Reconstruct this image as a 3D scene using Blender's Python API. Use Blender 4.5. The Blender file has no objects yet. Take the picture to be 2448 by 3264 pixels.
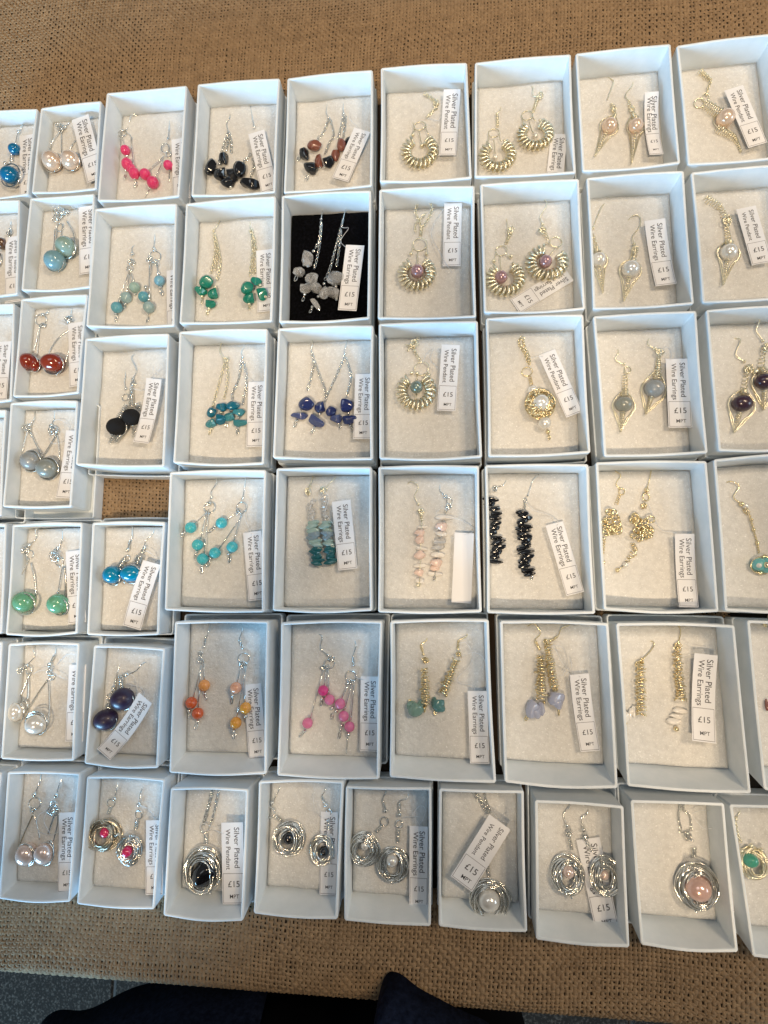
import bpy, math, random
import numpy as np
from mathutils import Vector, Matrix
R_ = math.radians
rng = np.random.default_rng(7)
random.seed(7)
sc = bpy.context.scene
col = sc.collection

# ------------------------------------------------------------------ camera
HC = 0.43            # lens height above the table (m)
FPX = 1750.0         # focal length in pixels of a 2448 x 3264 frame
AX, AY, AZ = 0.1379, 0.0956, 0.0003
def _rot(ax, ay, az):
    return (Matrix.Rotation(az, 3, 'Z') @ Matrix.Rotation(ay, 3, 'Y') @ Matrix.Rotation(ax, 3, 'X'))
CR = _rot(AX, AY, AZ)
cam_d = bpy.data.cameras.new('camera')
cam = bpy.data.objects.new('camera', cam_d)
col.objects.link(cam)
cam.matrix_world = Matrix.Translation((0, 0, HC)) @ CR.to_4x4()
cam_d.sensor_fit = 'VERTICAL'
cam_d.sensor_height = 36.0
cam_d.lens = FPX / 3264.0 * 36.0
cam_d.clip_start = 0.01
cam_d.clip_end = 50
sc.camera = cam

# ------------------------------------------------------------------ light and exposure (indoor market hall)
w = bpy.data.worlds.new('World')
sc.world = w
w.use_nodes = True
bg = w.node_tree.nodes['Background']
bg.inputs['Color'].default_value = (0.90, 0.96, 1.0, 1)
bg.inputs['Strength'].default_value = 0.16
def lamp(name, loc, target, size, power, color, size_y=None):
    d = bpy.data.lights.new(name, 'AREA')
    d.energy = power; d.color = color; d.size = size
    if size_y:
        d.shape = 'RECTANGLE'; d.size_y = size_y
    else:
        d.shape = 'DISK'
    o = bpy.data.objects.new(name, d); col.objects.link(o)
    o.location = loc
    o.rotation_euler = (Vector(target) - Vector(loc)).to_track_quat('-Z', 'Y').to_euler()
    return o
lamp('ceiling_spot', (0.95, 0.40, 1.40), (0, 0, 0), 0.15, 6.4, (1.0, 0.77, 0.52))
lamp('ceiling_spot', (0.70, 0.62, 1.45), (0, 0, 0), 0.15, 6.4, (1.0, 0.77, 0.52))
lamp('ceiling_spot', (-0.08, -0.82, 1.90), (0, 0, 0), 0.10, 14.5, (1.0, 0.77, 0.51))
lamp('ceiling_spot', (-0.28, -0.80, 1.90), (0, 0, 0), 0.10, 14.5, (1.0, 0.77, 0.51))
lamp('window_light', (-1.5, -2.0, 0.50), (0, 0.1, 0), 1.2, 115.0, (0.33, 0.67, 1.0), 0.7)
lamp('overhead_fill', (-0.5, 0.9, 2.3), (0, 0, 0), 1.2, 6.0, (0.92, 0.97, 1.0), 0.7)  # added soft fill from above, stands for no known opening
lamp('side_fill', (2.4, -0.2, 0.9), (0, 0, 0), 0.8, 14.0, (0.70, 0.87, 1.0), 0.9)  # added weak fill for the walls facing right, no known source there
vs = sc.view_settings
vs.view_transform = 'Standard'; vs.look = 'None'; vs.exposure = -0.10; vs.gamma = 1.0
vs.use_curve_mapping = False
sc.cycles.max_bounces = 8
sc.cycles.sample_clamp_indirect = 6.0
sc.cycles.use_denoising = True

# ------------------------------------------------------------------ helpers
def P(px, py, z):
    """point at height z (m) that the photograph's pixel px, py looks at"""
    d = CR @ Vector(((px - 1224) / FPX, -(py - 1632) / FPX, -1.0))
    t = (z - HC) / d.z
    return Vector((d.x * t, d.y * t, z))
def mpp(px, py, z):
    """metres per pixel of the photograph there"""
    return (P(px + 1, py, z) - P(px, py, z)).length * 0.96

def mesh_obj(name, verts, faces, mat, parent=None, smooth=True, kind=None):
    me = bpy.data.meshes.new(name)
    me.from_pydata([tuple(v) for v in verts], [], faces)
    return link_mesh(name, me, mat, parent, smooth, kind)
def link_mesh(name, me, mat, parent=None, smooth=True, kind=None):
    if mat is not None and len(me.materials) == 0:
        me.materials.append(mat)
    if smooth and len(me.polygons):
        me.polygons.foreach_set('use_smooth', [True] * len(me.polygons))
    me.update()
    o = bpy.data.objects.new(name, me)
    col.objects.link(o)
    if parent is not None:
        o.parent = parent
        o.matrix_parent_inverse = parent.matrix_world.inverted()
    if kind: o['kind'] = kind
    return o
def quad_mesh(name, V, F):
    """fast mesh from numpy arrays of verts (n,3) and quads (m,4)"""
    me = bpy.data.meshes.new(name)
    n, m = len(V), len(F)
    me.vertices.add(n); me.vertices.foreach_set('co', np.ascontiguousarray(V, np.float32).ravel())
    me.loops.add(m * 4); me.loops.foreach_set('vertex_index', np.ascontiguousarray(F, np.int32).ravel())
    me.polygons.add(m)
    me.polygons.foreach_set('loop_start', np.arange(0, m * 4, 4, dtype=np.int32))
    me.polygons.foreach_set('loop_total', np.full(m, 4, np.int32))
    me.update(calc_edges=True); me.validate()
    return me
def thing(name, loc, label, cat, group=None):
    o = bpy.data.objects.new(name, None)
    o.empty_display_size = 0.01
    o.location = loc
    o['label'] = label; o['category'] = cat
    if group: o['group'] = group
    col.objects.link(o)
    o.matrix_world = Matrix.Translation(loc)
    return o
def spline(pts, n=8):
    """Catmull-Rom through pts"""
    p = np.array([tuple(q) for q in pts], float)
    if len(p) < 3:
        t = np.linspace(0, 1, 3)[:, None]
        return p[0] * (1 - t) + p[-1] * t
    e = np.vstack([2 * p[0] - p[1], p, 2 * p[-1] - p[-2]])
    out = []
    for i in range(len(p) - 1):
        a, b, c, d = e[i:i + 4]
        for t in np.linspace(0, 1, n, endpoint=False):
            out.append(0.5 * (2 * b + (c - a) * t + (2 * a - 5 * b + 4 * c - d) * t * t + (3 * b - a - 3 * c + d) * t ** 3))
    out.append(p[-1])
    return np.array(out)
def tube(path, r, sides=6, closed=False, caps=True):
    """verts, faces of a tube of radius r (number or array) along path"""
    p = np.asarray(path, float); n = len(p)
    r = np.broadcast_to(np.asarray(r, float), (n,))
    if closed: tg = np.roll(p, -1, 0) - np.roll(p, 1, 0)
    else: tg = np.gradient(p, axis=0)
    tg /= np.linalg.norm(tg, axis=1)[:, None] + 1e-12
    nr = np.zeros_like(p)
    a = np.array([0, 0, 1.0]) if abs(tg[0][2]) < .9 else np.array([1.0, 0, 0])
    v = a - tg[0] * (a @ tg[0]); v /= np.linalg.norm(v); nr[0] = v
    for i in range(1, n):
        v = nr[i - 1] - tg[i] * (nr[i - 1] @ tg[i]); l = np.linalg.norm(v)
        nr[i] = v / l if l > 1e-9 else nr[i - 1]
    bn = np.cross(tg, nr)
    ang = np.linspace(0, 2 * math.pi, sides, endpoint=False)
    V = (p[:, None] + r[:, None, None] * (np.cos(ang)[None, :, None] * nr[:, None] + np.sin(ang)[None, :, None] * bn[:, None])).reshape(-1, 3)
    F = []
    for i in range(n if closed else n - 1):
        j = (i + 1) % n
        for k in range(sides):
            l = (k + 1) % sides
            F.append((i * sides + k, i * sides + l, j * sides + l, j * sides + k))
    if not closed and caps:
        F.append(tuple(range(sides - 1, -1, -1))); F.append(tuple((n - 1) * sides + k for k in range(sides)))
    return V, F
class MB:
    def __init__(s): s.v = []; s.f = []; s.n = 0
    def add(s, V, F):
        s.v.append(np.asarray(V, float)); s.f += [tuple(i + s.n for i in q) for q in F]; s.n += len(V)
    def build(s, name, mat, parent=None, smooth=True, kind=None):
        return mesh_obj(name, np.vstack(s.v), s.f, mat, parent, smooth, kind)

# ------------------------------------------------------------------ materials
def mat(name, color, rough=.5, metal=0.0, **kw):
    m = bpy.data.materials.new(name); m.use_nodes = True
    b = m.node_tree.nodes['Principled BSDF']
    b.inputs['Base Color'].default_value = (*color, 1)
    b.inputs['Roughness'].default_value = rough
    b.inputs['Metallic'].default_value = metal
    for k, v in kw.items():
        b.inputs[k.replace('_', ' ')].default_value = v
    return m
def nodes(m): return m.node_tree.nodes, m.node_tree.links, m.node_tree.nodes['Principled BSDF']
def noise_color(m, c0, c1, scale, detail=4, lo=.35, hi=.65, coords='Object', rough=.6, dist=0.0):
    N, L, b = nodes(m)
    tc = N.new('ShaderNodeTexCoord'); nz = N.new('ShaderNodeTexNoise'); cr = N.new('ShaderNodeValToRGB')
    nz.inputs['Scale'].default_value = scale; nz.inputs['Detail'].default_value = detail
    nz.inputs['Roughness'].default_value = rough; nz.inputs['Distortion'].default_value = dist
    cr.color_ramp.elements[0].position = lo; cr.color_ramp.elements[1].position = hi
    cr.color_ramp.elements[0].color = (*c0, 1); cr.color_ramp.elements[1].color = (*c1, 1)
    L.new(tc.outputs[coords], nz.inputs['Vector']); L.new(nz.outputs['Fac'], cr.inputs['Fac'])
    L.new(cr.outputs['Color'], b.inputs['Base Color'])
    return nz
def noise_bump(m, scale, strength, dist=.001, detail=3, coords='Object', stretch=None):
    N, L, b = nodes(m)
    tc = N.new('ShaderNodeTexCoord'); nz = N.new('ShaderNodeTexNoise'); bp = N.new('ShaderNodeBump')
    nz.inputs['Scale'].default_value = scale; nz.inputs['Detail'].default_value = detail
    bp.inputs['Strength'].default_value = strength; bp.inputs['Distance'].default_value = dist
    src = tc.outputs[coords]
    if stretch:
        mp = N.new('ShaderNodeMapping'); mp.inputs['Scale'].default_value = stretch
        L.new(src, mp.inputs['Vector']); src = mp.outputs['Vector']
    L.new(src, nz.inputs['Vector']); L.new(nz.outputs['Fac'], bp.inputs['Height'])
    if b.inputs['Normal'].is_linked: L.new(b.inputs['Normal'].links[0].from_socket, bp.inputs['Normal'])
    L.new(bp.outputs['Normal'], b.inputs['Normal'])

M = {}
M['card'] = mat('white_card', (.80, .82, .84), .55); noise_color(M['card'], (.73, .79, .83), (.80, .85, .885), 60, 3)
noise_bump(M['card'], 900, .25, .0003)
M['floor_card'] = mat('box_floor_card', (.72, .70, .66), .7)
M['foam'] = mat('cotton_foam', (.76, .73, .68), .85); noise_color(M['foam'], (.61, .60, .575), (.78, .77, .74), 260, 6, .3, .72, rough=.75)
noise_bump(M['foam'], 420, .55, .0012, 5); noise_bump(M['foam'], 1500, .5, .0005, 2)
M['foam'].node_tree.nodes['Principled BSDF'].inputs['Sheen Weight'].default_value = .15
N, L, b = nodes(M['foam'])                      # sparkle of the fibres, painted into the colour as bright specks
tc = N.new('ShaderNodeTexCoord'); nz = N.new('ShaderNodeTexNoise'); cr = N.new('ShaderNodeValToRGB'); mx = N.new('ShaderNodeMixRGB')
nz.inputs['Scale'].default_value = 850; nz.inputs['Detail'].default_value = 2
cr.color_ramp.elements[0].position = .60; cr.color_ramp.elements[1].position = .76
old = b.inputs['Base Color'].links[0].from_socket
L.new(tc.outputs['Object'], nz.inputs['Vector']); L.new(nz.outputs['Fac'], cr.inputs['Fac']); L.new(cr.outputs['Color'], mx.inputs[0]); L.new(old, mx.inputs[1])
mx.inputs[2].default_value = (.95, .94, .92, 1); L.new(mx.outputs[0], b.inputs['Base Color'])
M['velvet'] = mat('black_velvet', (.004, .004, .006), 1.0, Specular_IOR_Level=.08); noise_color(M['velvet'], (.0006, .0006, .001), (.006, .006, .009), 500, 6, .45, .8)
noise_bump(M['velvet'], 700, .6, .001, 4)
M['paper'] = mat('tag_paper', (.84, .845, .87), .7)
M['ink'] = mat('printed_ink', (.06, .06, .07), .7)
M['inkline'] = mat('printed_line', (.16, .15, .17), .6)
M['nylon'] = mat('nylon_thread', (.82, .84, .86), .3, 0, Transmission_Weight=.3)
M['silver'] = mat('silver_wire', (.86, .85, .80), .17, 1.0)
M['champ'] = mat('warm_silver_wire', (.95, .88, .68), .30, 1.0)
M['gold'] = mat('gold_toned_wire', (.93, .79, .50), .24, 1.0)
M['dull'] = mat('darker_silver_wire', (.62, .57, .46), .25, 1.0)  # darker, yellower tone of the silver
def gem(name, c, c2=None, rough=.14, trans=.0, scale=220, **kw):
    m = mat(name, c, rough, 0, Coat_Weight=.6, Coat_Roughness=.06, Specular_IOR_Level=.6, **kw)
    if c2: noise_color(m, c, c2, scale, 4, .4, .65)
    if trans: m.node_tree.nodes['Principled BSDF'].inputs['Transmission Weight'].default_value = trans
    M[name] = m
    return m
def pearl(name, c):
    m = mat(name, c, .19, .38, Coat_Weight=1.0, Coat_Roughness=.08, Specular_IOR_Level=.8)
    m.node_tree.nodes['Principled BSDF'].inputs['Sheen Weight'].default_value = .2
    M[name] = m
pearl('pearl_white', (.86, .84, .79)); pearl('pearl_peach', (.82, .62, .47)); pearl('pearl_mauve', (.46, .27, .30))
pearl('pearl_pink', (.72, .47, .40)); pearl('pearl_teal', (.20, .27, .24)); pearl('pearl_blush', (.78, .61, .54))
gem('bead_cerulean', (.0, .11, .24), (.0, .16, .32)); gem('bead_brown', (.10, .045, .02))
gem('bead_pink', (.83, .02, .16), (.90, .10, .27), trans=.15, scale=300)
gem('chip_black', (.006, .006, .008), rough=.1); gem('chip_brown', (.17, .055, .035), (.30, .11, .07))
gem('bead_aqua', (.36, .58, .60), (.16, .40, .54), trans=.4, scale=110); gem('bead_celadon', (.46, .62, .55), (.32, .50, .44), trans=.4, scale=110)
gem('bead_skyblue', (.10, .36, .46), (.16, .46, .56), trans=.1); gem('bead_paleblue', (.36, .56, .60), (.50, .66, .66), trans=.3)
gem('bead_palegreen', (.36, .54, .47), (.46, .62, .55), trans=.2); gem('bead_denim', (.17, .42, .56), (.26, .52, .64), trans=.1)
gem('chip_turquoise', (.006, .19, .13), (.012, .27, .20), rough=.22, scale=120)
m_ = gem('quartz', (.97, .98, .99), rough=.03, trans=.76); 
gem('bead_red', (.17, .008, .008), (.38, .06, .015), scale=110, trans=.1)
M['lava'] = mat('lava_stone', (.008, .008, .010), .9); noise_bump(M['lava'], 500, .9, .001, 4)
gem('chip_apatite', (.0, .10, .19), (.015, .22, .30), trans=.1, scale=150); gem('chip_apatite_pale', (.02, .22, .28), (.10, .36, .40), trans=.15)
gem('chip_lapis', (.008, .014, .085), (.03, .05, .20), scale=140); gem('chip_sodalite', (.035, .05, .16), (.10, .13, .30), scale=120)
gem('stone_grey', (.23, .25, .26), (.36, .39, .40), rough=.35); gem('stone_greygold', (.19, .215, .20), (.30, .32, .30), rough=.3, scale=350)
M['purple'] = mat('goldstone_purple', (.02, .01, .035), .42, 0, Coat_Weight=.15); noise_color(M['purple'], (.010, .006, .022), (.045, .025, .085), 420, 6, .4, .7)
gem('bead_plum', (.028, .009, .022), (.05, .015, .04), rough=.3)
gem('glass_green', (.13, .46, .27), (.27, .62, .41), trans=.3, scale=200); gem('glass_blue', (.0, .22, .42), (.0, .30, .52), trans=.15)
m_ = gem('bead_turq', (.05, .45, .52)); 
N, L, b = nodes(m_)
vo = N.new('ShaderNodeTexVoronoi'); cr = N.new('ShaderNodeValToRGB'); tc = N.new('ShaderNodeTexCoord')
vo.inputs['Scale'].default_value = 4.5
cr.color_ramp.elements[0].position = .12; cr.color_ramp.elements[1].position = .20
cr.color_ramp.elements[0].color = (.02, .16, .19, 1); cr.color_ramp.elements[1].color = (.06, .48, .55, 1)
L.new(tc.outputs['Object'], vo.inputs['Vector']); L.new(vo.outputs['Distance'], cr.inputs['Fac']); L.new(cr.outputs['Color'], b.inputs['Base Color'])
gem('chip_paleaqua', (.42, .62, .58), (.52, .70, .66), trans=.3); gem('chip_greyblue', (.25, .36, .44), (.36, .46, .52), trans=.2)
gem('chip_teal', (.005, .085, .105), (.02, .16, .18)); gem('shell_white', (.82, .79, .74), rough=.25)
gem('chip_rose', (.88, .62, .51), (.91, .77, .70), trans=.06); gem('chip_clear', (.88, .86, .83), rough=.1, trans=.5)
gem('bead_orange', (.86, .33, .07), (.92, .45, .16), trans=.15); gem('bead_rust', (.62, .09, .025), (.74, .17, .05), trans=.1)
gem('bead_peach', (.85, .38, .22), (.90, .50, .33), trans=.15); gem('bead_amber', (.85, .36, .03), (.9, .45, .10), trans=.1)
gem('bead_magenta', (.66, .03, .22), (.75, .07, .30), trans=.1); gem('bead_rose', (.78, .17, .38), (.85, .28, .48), trans=.15)
gem('chip_amazonite', (.22, .40, .34), (.33, .50, .43), trans=.3); gem('chip_amazonite_dark', (.08, .23, .23), (.14, .31, .31), trans=.15)
gem('chip_lavender', (.40, .44, .60), (.54, .56, .68), trans=.15); gem('bead_ruby', (.62, .01, .09), (.8, .05, .18), trans=.15)
gem('bead_jade', (.05, .33, .22), (.10, .45, .32), trans=.1); gem('bead_aquaglass', (.16, .58, .60), (.30, .72, .72), trans=.25)

# ------------------------------------------------------------------ boxes
# outer rim corners TL, TR, BR, BL as pixels of the photograph
BOX = {
'1A':[(-82,358),(120,346),(89,621),(-115,640)],'1B':[(130,344),(323,321),(307,603),(100,616)],
'1C':[(340,296),(596,272),(571,626),(310,641)],'1D':[(630,268),(892,249),(877,613),(609,625)],
'1E':[(916,249),(1188,222),(1186,593),(904,615)],'1F':[(1214,216),(1489,199),(1504,568),(1211,580)],
'1G':[(1514,199),(1820,172),(1836,551),(1513,565)],'1H':[(1835,170),(2138,139),(2169,520),(1857,547)],
'1I':[(2157,145),(2470,105),(2520,500),(2193,526)],
'2A':[(-150,648),(63,636),(55,938),(-165,955)],'2B':[(96,631),(301,617),(289,916),(67,926)],
'2C':[(301,665),(564,648),(555,1039),(274,1041)],'2D':[(592,648),(879,624),(867,1024),(571,1032)],
'2E':[(898,623),(1183,606),(1178,1016),(889,1028)],'2F':[(1209,603),(1513,591),(1518,1011),(1204,1016)],
'2G':[(1531,586),(1846,569),(1866,986),(1543,997)],'2H':[(1870,566),(2180,543),(2213,969),(1891,986)],
'2I':[(2203,549),(2520,520),(2570,945),(2240,966)],
'3A':[(-170,975),(46,966),(36,1277),(-190,1290)],'3B':[(67,952),(280,937),(250,1253),(40,1265)],
'3C':[(271,1078),(539,1062),(523,1488),(240,1482)],'3D':[(571,1056),(853,1047),(841,1480),(551,1476)],
'3E':[(886,1046),(1190,1036),(1188,1465),(869,1460)],'3F':[(1207,1031),(1523,1022),(1537,1458),(1209,1463)],
'3G':[(1549,1013),(1860,1001),(1883,1444),(1557,1456)],'3H':[(1891,1007),(2220,990),(2257,1444),(1926,1456)],
'3I':[(2251,987),(2560,970),(2600,1425),(2291,1438)],
'4A':[(-200,1318),(20,1305),(4,1645),(-225,1645)],'4B':[(33,1283),(248,1276),(227,1616),(7,1616)],
'4D':[(541,1504),(848,1497),(842,1952),(524,1945)],'4E':[(881,1492),(1185,1487),(1187,1947),(869,1947)],
'4F':[(1206,1487),(1527,1484),(1536,1952),(1205,1952)],'4G':[(1546,1482),(1876,1479),(1898,1957),(1553,1954)],
'4H':[(1899,1473),(2253,1469),(2292,1951),(1925,1944)],'4I':[(2275,1464),(2600,1440),(2650,1955),(2311,1948)],
'5A':[(-210,1672),(20,1668),(5,2020),(-235,2020)],'5B':[(39,1672),(263,1665),(246,2020),(17,2024)],
'5C':[(294,1665),(526,1663),(506,2024),(276,2024)],
'5D':[(557,1981),(857,1979),(850,2468),(539,2464)],'5E':[(896,1984),(1219,1979),(1209,2485),(883,2473)],
'5F':[(1244,1979),(1558,1974),(1582,2497),(1242,2478)],'5G':[(1594,1979),(1940,1986),(1970,2514),(1609,2495)],
'5H':[(1964,1986),(2342,1993),(2395,2531),(2000,2507)],'5I':[(2381,1977),(2720,1985),(2790,2540),(2435,2519)],
'6A':[(-225,2050),(8,2045),(-15,2425),(-250,2420)],'6B':[(27,2051),(253,2049),(236,2425),(2,2420)],
'6C':[(299,2056),(526,2066),(504,2449),(268,2435)],
'7A':[(-230,2455),(5,2462),(-30,2860),(-265,2850)],'7B':[(24,2459),(256,2463),(224,2876),(-5,2866)],
'7C':[(277,2473),(526,2483),(492,2900),(244,2883)],
'8D':[(544,2510),(792,2515),(775,2937),(520,2920)],'8E':[(825,2489),(1096,2489),(1076,2932),(808,2913)],
'8F':[(1102,2505),(1375,2510),(1373,2954),(1097,2935)],'8G':[(1400,2513),(1670,2520),(1681,2973),(1398,2954)],
'8H':[(1705,2550),(1988,2569),(2007,3022),(1708,2996)],'8I':[(2010,2550),(2309,2560),(2354,3037),(2043,3013)],
'8J':[(2325,2564),(2640,2575),(2720,3075),(2400,3051)],
}
SMALL = {k for k in BOX if k[1] in 'AB'} | {'5C', '6C', '7C'}
ZT = 0.0013
def box_geo(k):
    s = k in SMALL
    rim = 0.0270 if s else 0.0300
    foam = rim - (0.0120 if s else 0.0195)
    return rim, foam
FLARE = {}     # how far the foot of the near wall stands back from its rim (m)
for c in 'DEFGHI': FLARE['5' + c] = .0075
for c in 'DEFGHIJ': FLARE['8' + c] = .0050
for c in 'BC': FLARE['7' + c] = .0035; FLARE['6' + c] = .002
LIDOFF = {'4B': (.0085, -.0065), '3C': (.003, -.0035), '5C': (.003, .004), '5B': (.006, .003), '6C': (.004, .004), '6B': (.008, .003),
          '5D': (.004, .0035), '5E': (.003, .0035), '5H': (.001, .004), '5F': (0, .003), '5G': (0, .003), '7B': (.006, .003), '7C': (.003, .004),
          '8D': (.005, .004), '8H': (-.001, .005), '8I': (-.002, .004), '4A': (.008, -.003), '5A': (.006, 0), '3A': (.003, 0), '3F': (0, -.002), '3G': (.001, -.002)}
def outline(Q, off, bows, nseg=8, rad=.0011):
    """rounded, slightly bowed outline of quad Q (TL, TR, BR, BL; clockwise seen from above), offset inward by off"""
    Q = np.array(Q)[:, :2]
    lines = []
    for i in range(4):
        a, b = Q[i], Q[(i + 1) % 4]; d = (b - a) / np.linalg.norm(b - a)
        nrm = np.array([d[1], -d[0]])          # inward for clockwise order
        lines.append((a + nrm * off, d, nrm))
    C = []
    for i in range(4):
        p, d, _ = lines[i - 1]; q, e, _ = lines[i]
        t = np.linalg.solve(np.array([d, -e]).T, q - p); C.append(p + d * t[0])
    out = []
    r = max(rad - off * .3, .0004)
    for i in range(4):
        a, b = C[i], C[(i + 1) % 4]; d = (b - a); ln = np.linalg.norm(d); d = d / ln; nrm = lines[i][2]
        for t in np.linspace(0, 1, nseg + 1):
            s = r + (ln - 2 * r) * t
            out.append(a + d * s - nrm * bows[i] * math.sin(math.pi * t) ** 1.2)
    return np.array(out)
def lean(Q, d):
    """quad with its near edge moved back by d"""
    up = (Vector(Q[0]) - Vector(Q[3])).normalized() * d
    return [Q[0], Q[1], Vector(Q[2]) + up, Vector(Q[3]) + up]
def tray(name, Q, thick, z0, z1, bows, m, parent, extra=0.0, flare=0.0):
    rr = .0005
    prof = [(extra, z0), (extra, z1 - rr), (extra + rr * .4, z1 - rr * .3), (extra + thick * .5, z1), (extra + thick - rr * .4, z1 - rr * .3), (extra + thick, z1 - rr), (extra + thick, z0 + .0012)]
    V = []; F = []
    for off, z in prof:
        Qz = lean(Q, flare * (z1 - z) / (z1 - z0)); o = outline(Qz, off, bows); n = len(o)
        V.append(np.column_stack([o, np.full(n, z)]))
    for i in range(len(prof) - 1):
        for j in range(n):
            l = (j + 1) % n
            F.append((i * n + j, (i + 1) * n + j, (i + 1) * n + l, i * n + l))
    F.append(tuple(range((len(prof) - 1) * n, len(prof) * n))[::-1])
    F.append(tuple(range(0, n)))
    return mesh_obj(name, np.vstack(V), F, m, parent, smooth=False)
def smooth_noise(nx, ny, seed, amp):
    g = np.random.default_rng(seed); X, Y = np.meshgrid(np.linspace(0, 1, nx), np.linspace(0, 1, ny))
    Z = np.zeros_like(X)
    for f in (2, 4, 7, 11):
        for _ in range(3):
            a, b, p = g.uniform(-f, f), g.uniform(-f, f), g.uniform(0, 6.28)
            Z += np.sin(2 * math.pi * (a * X + b * Y) + p) / f
    return Z * amp
def pad(Q, bows, thick, zf, gap, m, parent, seed):
    o = np.array(Q)[:, :2]
    o = outline(Q, thick + .0005, [0] * 4, nseg=1, rad=0)
    c = [o[0], o[2], o[4], o[6]]
    nx, ny = 22, 30
    u, v = np.meshgrid(np.linspace(0, 1, nx), np.linspace(0, 1, ny))
    L_ = np.linalg.norm(c[3] - c[0]); vv = v * (1 - gap / L_)
    XY = (c[0][None, None] * ((1 - u) * (1 - vv))[..., None] + c[1] * (u * (1 - vv))[..., None] + c[2] * (u * vv)[..., None] + c[3] * ((1 - u) * vv)[..., None])
    e = np.maximum(np.abs(u * 2 - 1), np.abs(v * 2 - 1))
    Z = zf + smooth_noise(nx, ny, seed, .00045) - .0022 * np.clip((e - .82) / .18, 0, 1) ** 2
    V = np.concatenate([XY, Z[..., None]], 2).reshape(-1, 3)
    F = [(j * nx + i, (j + 1) * nx + i, (j + 1) * nx + i + 1, j * nx + i + 1) for j in range(ny - 1) for i in range(nx - 1)]
    ring = [i for i in range(nx)] + [j * nx + nx - 1 for j in range(1, ny)] + [(ny - 1) * nx + i for i in range(nx - 2, -1, -1)] + [j * nx for j in range(ny - 2, 0, -1)]
    n0 = len(V); low = V[ring].copy(); low[:, 2] = .0045
    V = np.vstack([V, low]); k = len(ring)
    F += [(ring[i], ring[(i + 1) % k], n0 + (i + 1) % k, n0 + i) for i in range(k)]
    F.append(tuple(n0 + i for i in range(k))[::-1])
    return mesh_obj('padding', V, F, m, parent, smooth=True)
BOXQ = {}
def make_box(k, desc):
    rim, foam = box_geo(k)
    Q = [P(x, y, rim) for x, y in BOX[k]]
    g = np.random.default_rng(sum(map(ord, k)))
    bows = [g.uniform(-.0004, .0012), g.uniform(-.0007, .0004), g.uniform(.0006, .0020), g.uniform(-.0007, .0004)]
    c = sum(Q, Vector()) / 4
    black = k == '2E'
    t = thing('gift_box', (c.x, c.y, ZT), desc, 'gift box', 'white card jewellery boxes set out in rows on burlap')
    tray('tray', Q, .0019, ZT + .0018, rim, bows, M['card'], t, flare=FLARE.get(k, 0))
    dx, dy = LIDOFF.get(k, (0, 0))
    LQ = [q.copy() for q in Q]                      # the lid underneath, a little larger where it shows
    LQ = lean(LQ, FLARE.get(k, 0) * .8)
    for i in ((1, 2) if dx > 0 else (0, 3)): LQ[i].x += dx
    for i in ((0, 1) if dy > 0 else (2, 3)): LQ[i].y += dy
    tray('lid', LQ, .0011, ZT, .0125, [b * .6 for b in bows], M['card'], t, extra=-.0010)
    pad(lean(Q, FLARE.get(k, 0) * (rim - foam) / rim), bows, .0019, foam, .0012 if k in FLARE else 0, M['velvet'] if black else M['foam'], t, sum(map(ord, k)))
    return t

# ------------------------------------------------------------------ table, burlap, floor
M['burlap'] = mat('burlap_thread', (.30, .19, .085), .9)
noise_color(M['burlap'], (.20, .129, .071), (.42, .285, .160), 95, 8, .30, .70, rough=.85)
noise_bump(M['burlap'], 2600, .8, .0006, 3)
M['under'] = mat('burlap_under', (.03, .018, .009), .95)
E0, E1 = P(0, 3114, 0), P(2245, 3292, 0)          # front edge of the table
eu = (E1 - E0).normalized(); ev = Vector((-eu.y, eu.x, 0))   # ev points away from the viewer
RAD = .011
def roll(u, v, h):
    """cloth point: u along the front edge, v away from it, h above the cloth; the cloth rolls over the edge for v < RAD"""
    a = np.clip((RAD - v) / RAD, 0, math.pi / 2)
    drop = np.maximum(0, (RAD - v) - RAD * math.pi / 2)
    vv = np.where(v > RAD, v, RAD - (RAD + h) * np.sin(a)); zz = np.where(v > RAD, h, (RAD + h) * np.cos(a) - RAD) - drop
    x = E0.x + eu.x * u + ev.x * vv; y = E0.y + eu.y * u + ev.y * vv
    # slow puckers in the cloth
    zz = zz + .0006 * np.sin(u * 37 + v * 11) * np.clip(v / .02, 0, 1) * (v < .09)
    return np.stack([x, y, zz], -1)
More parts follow.
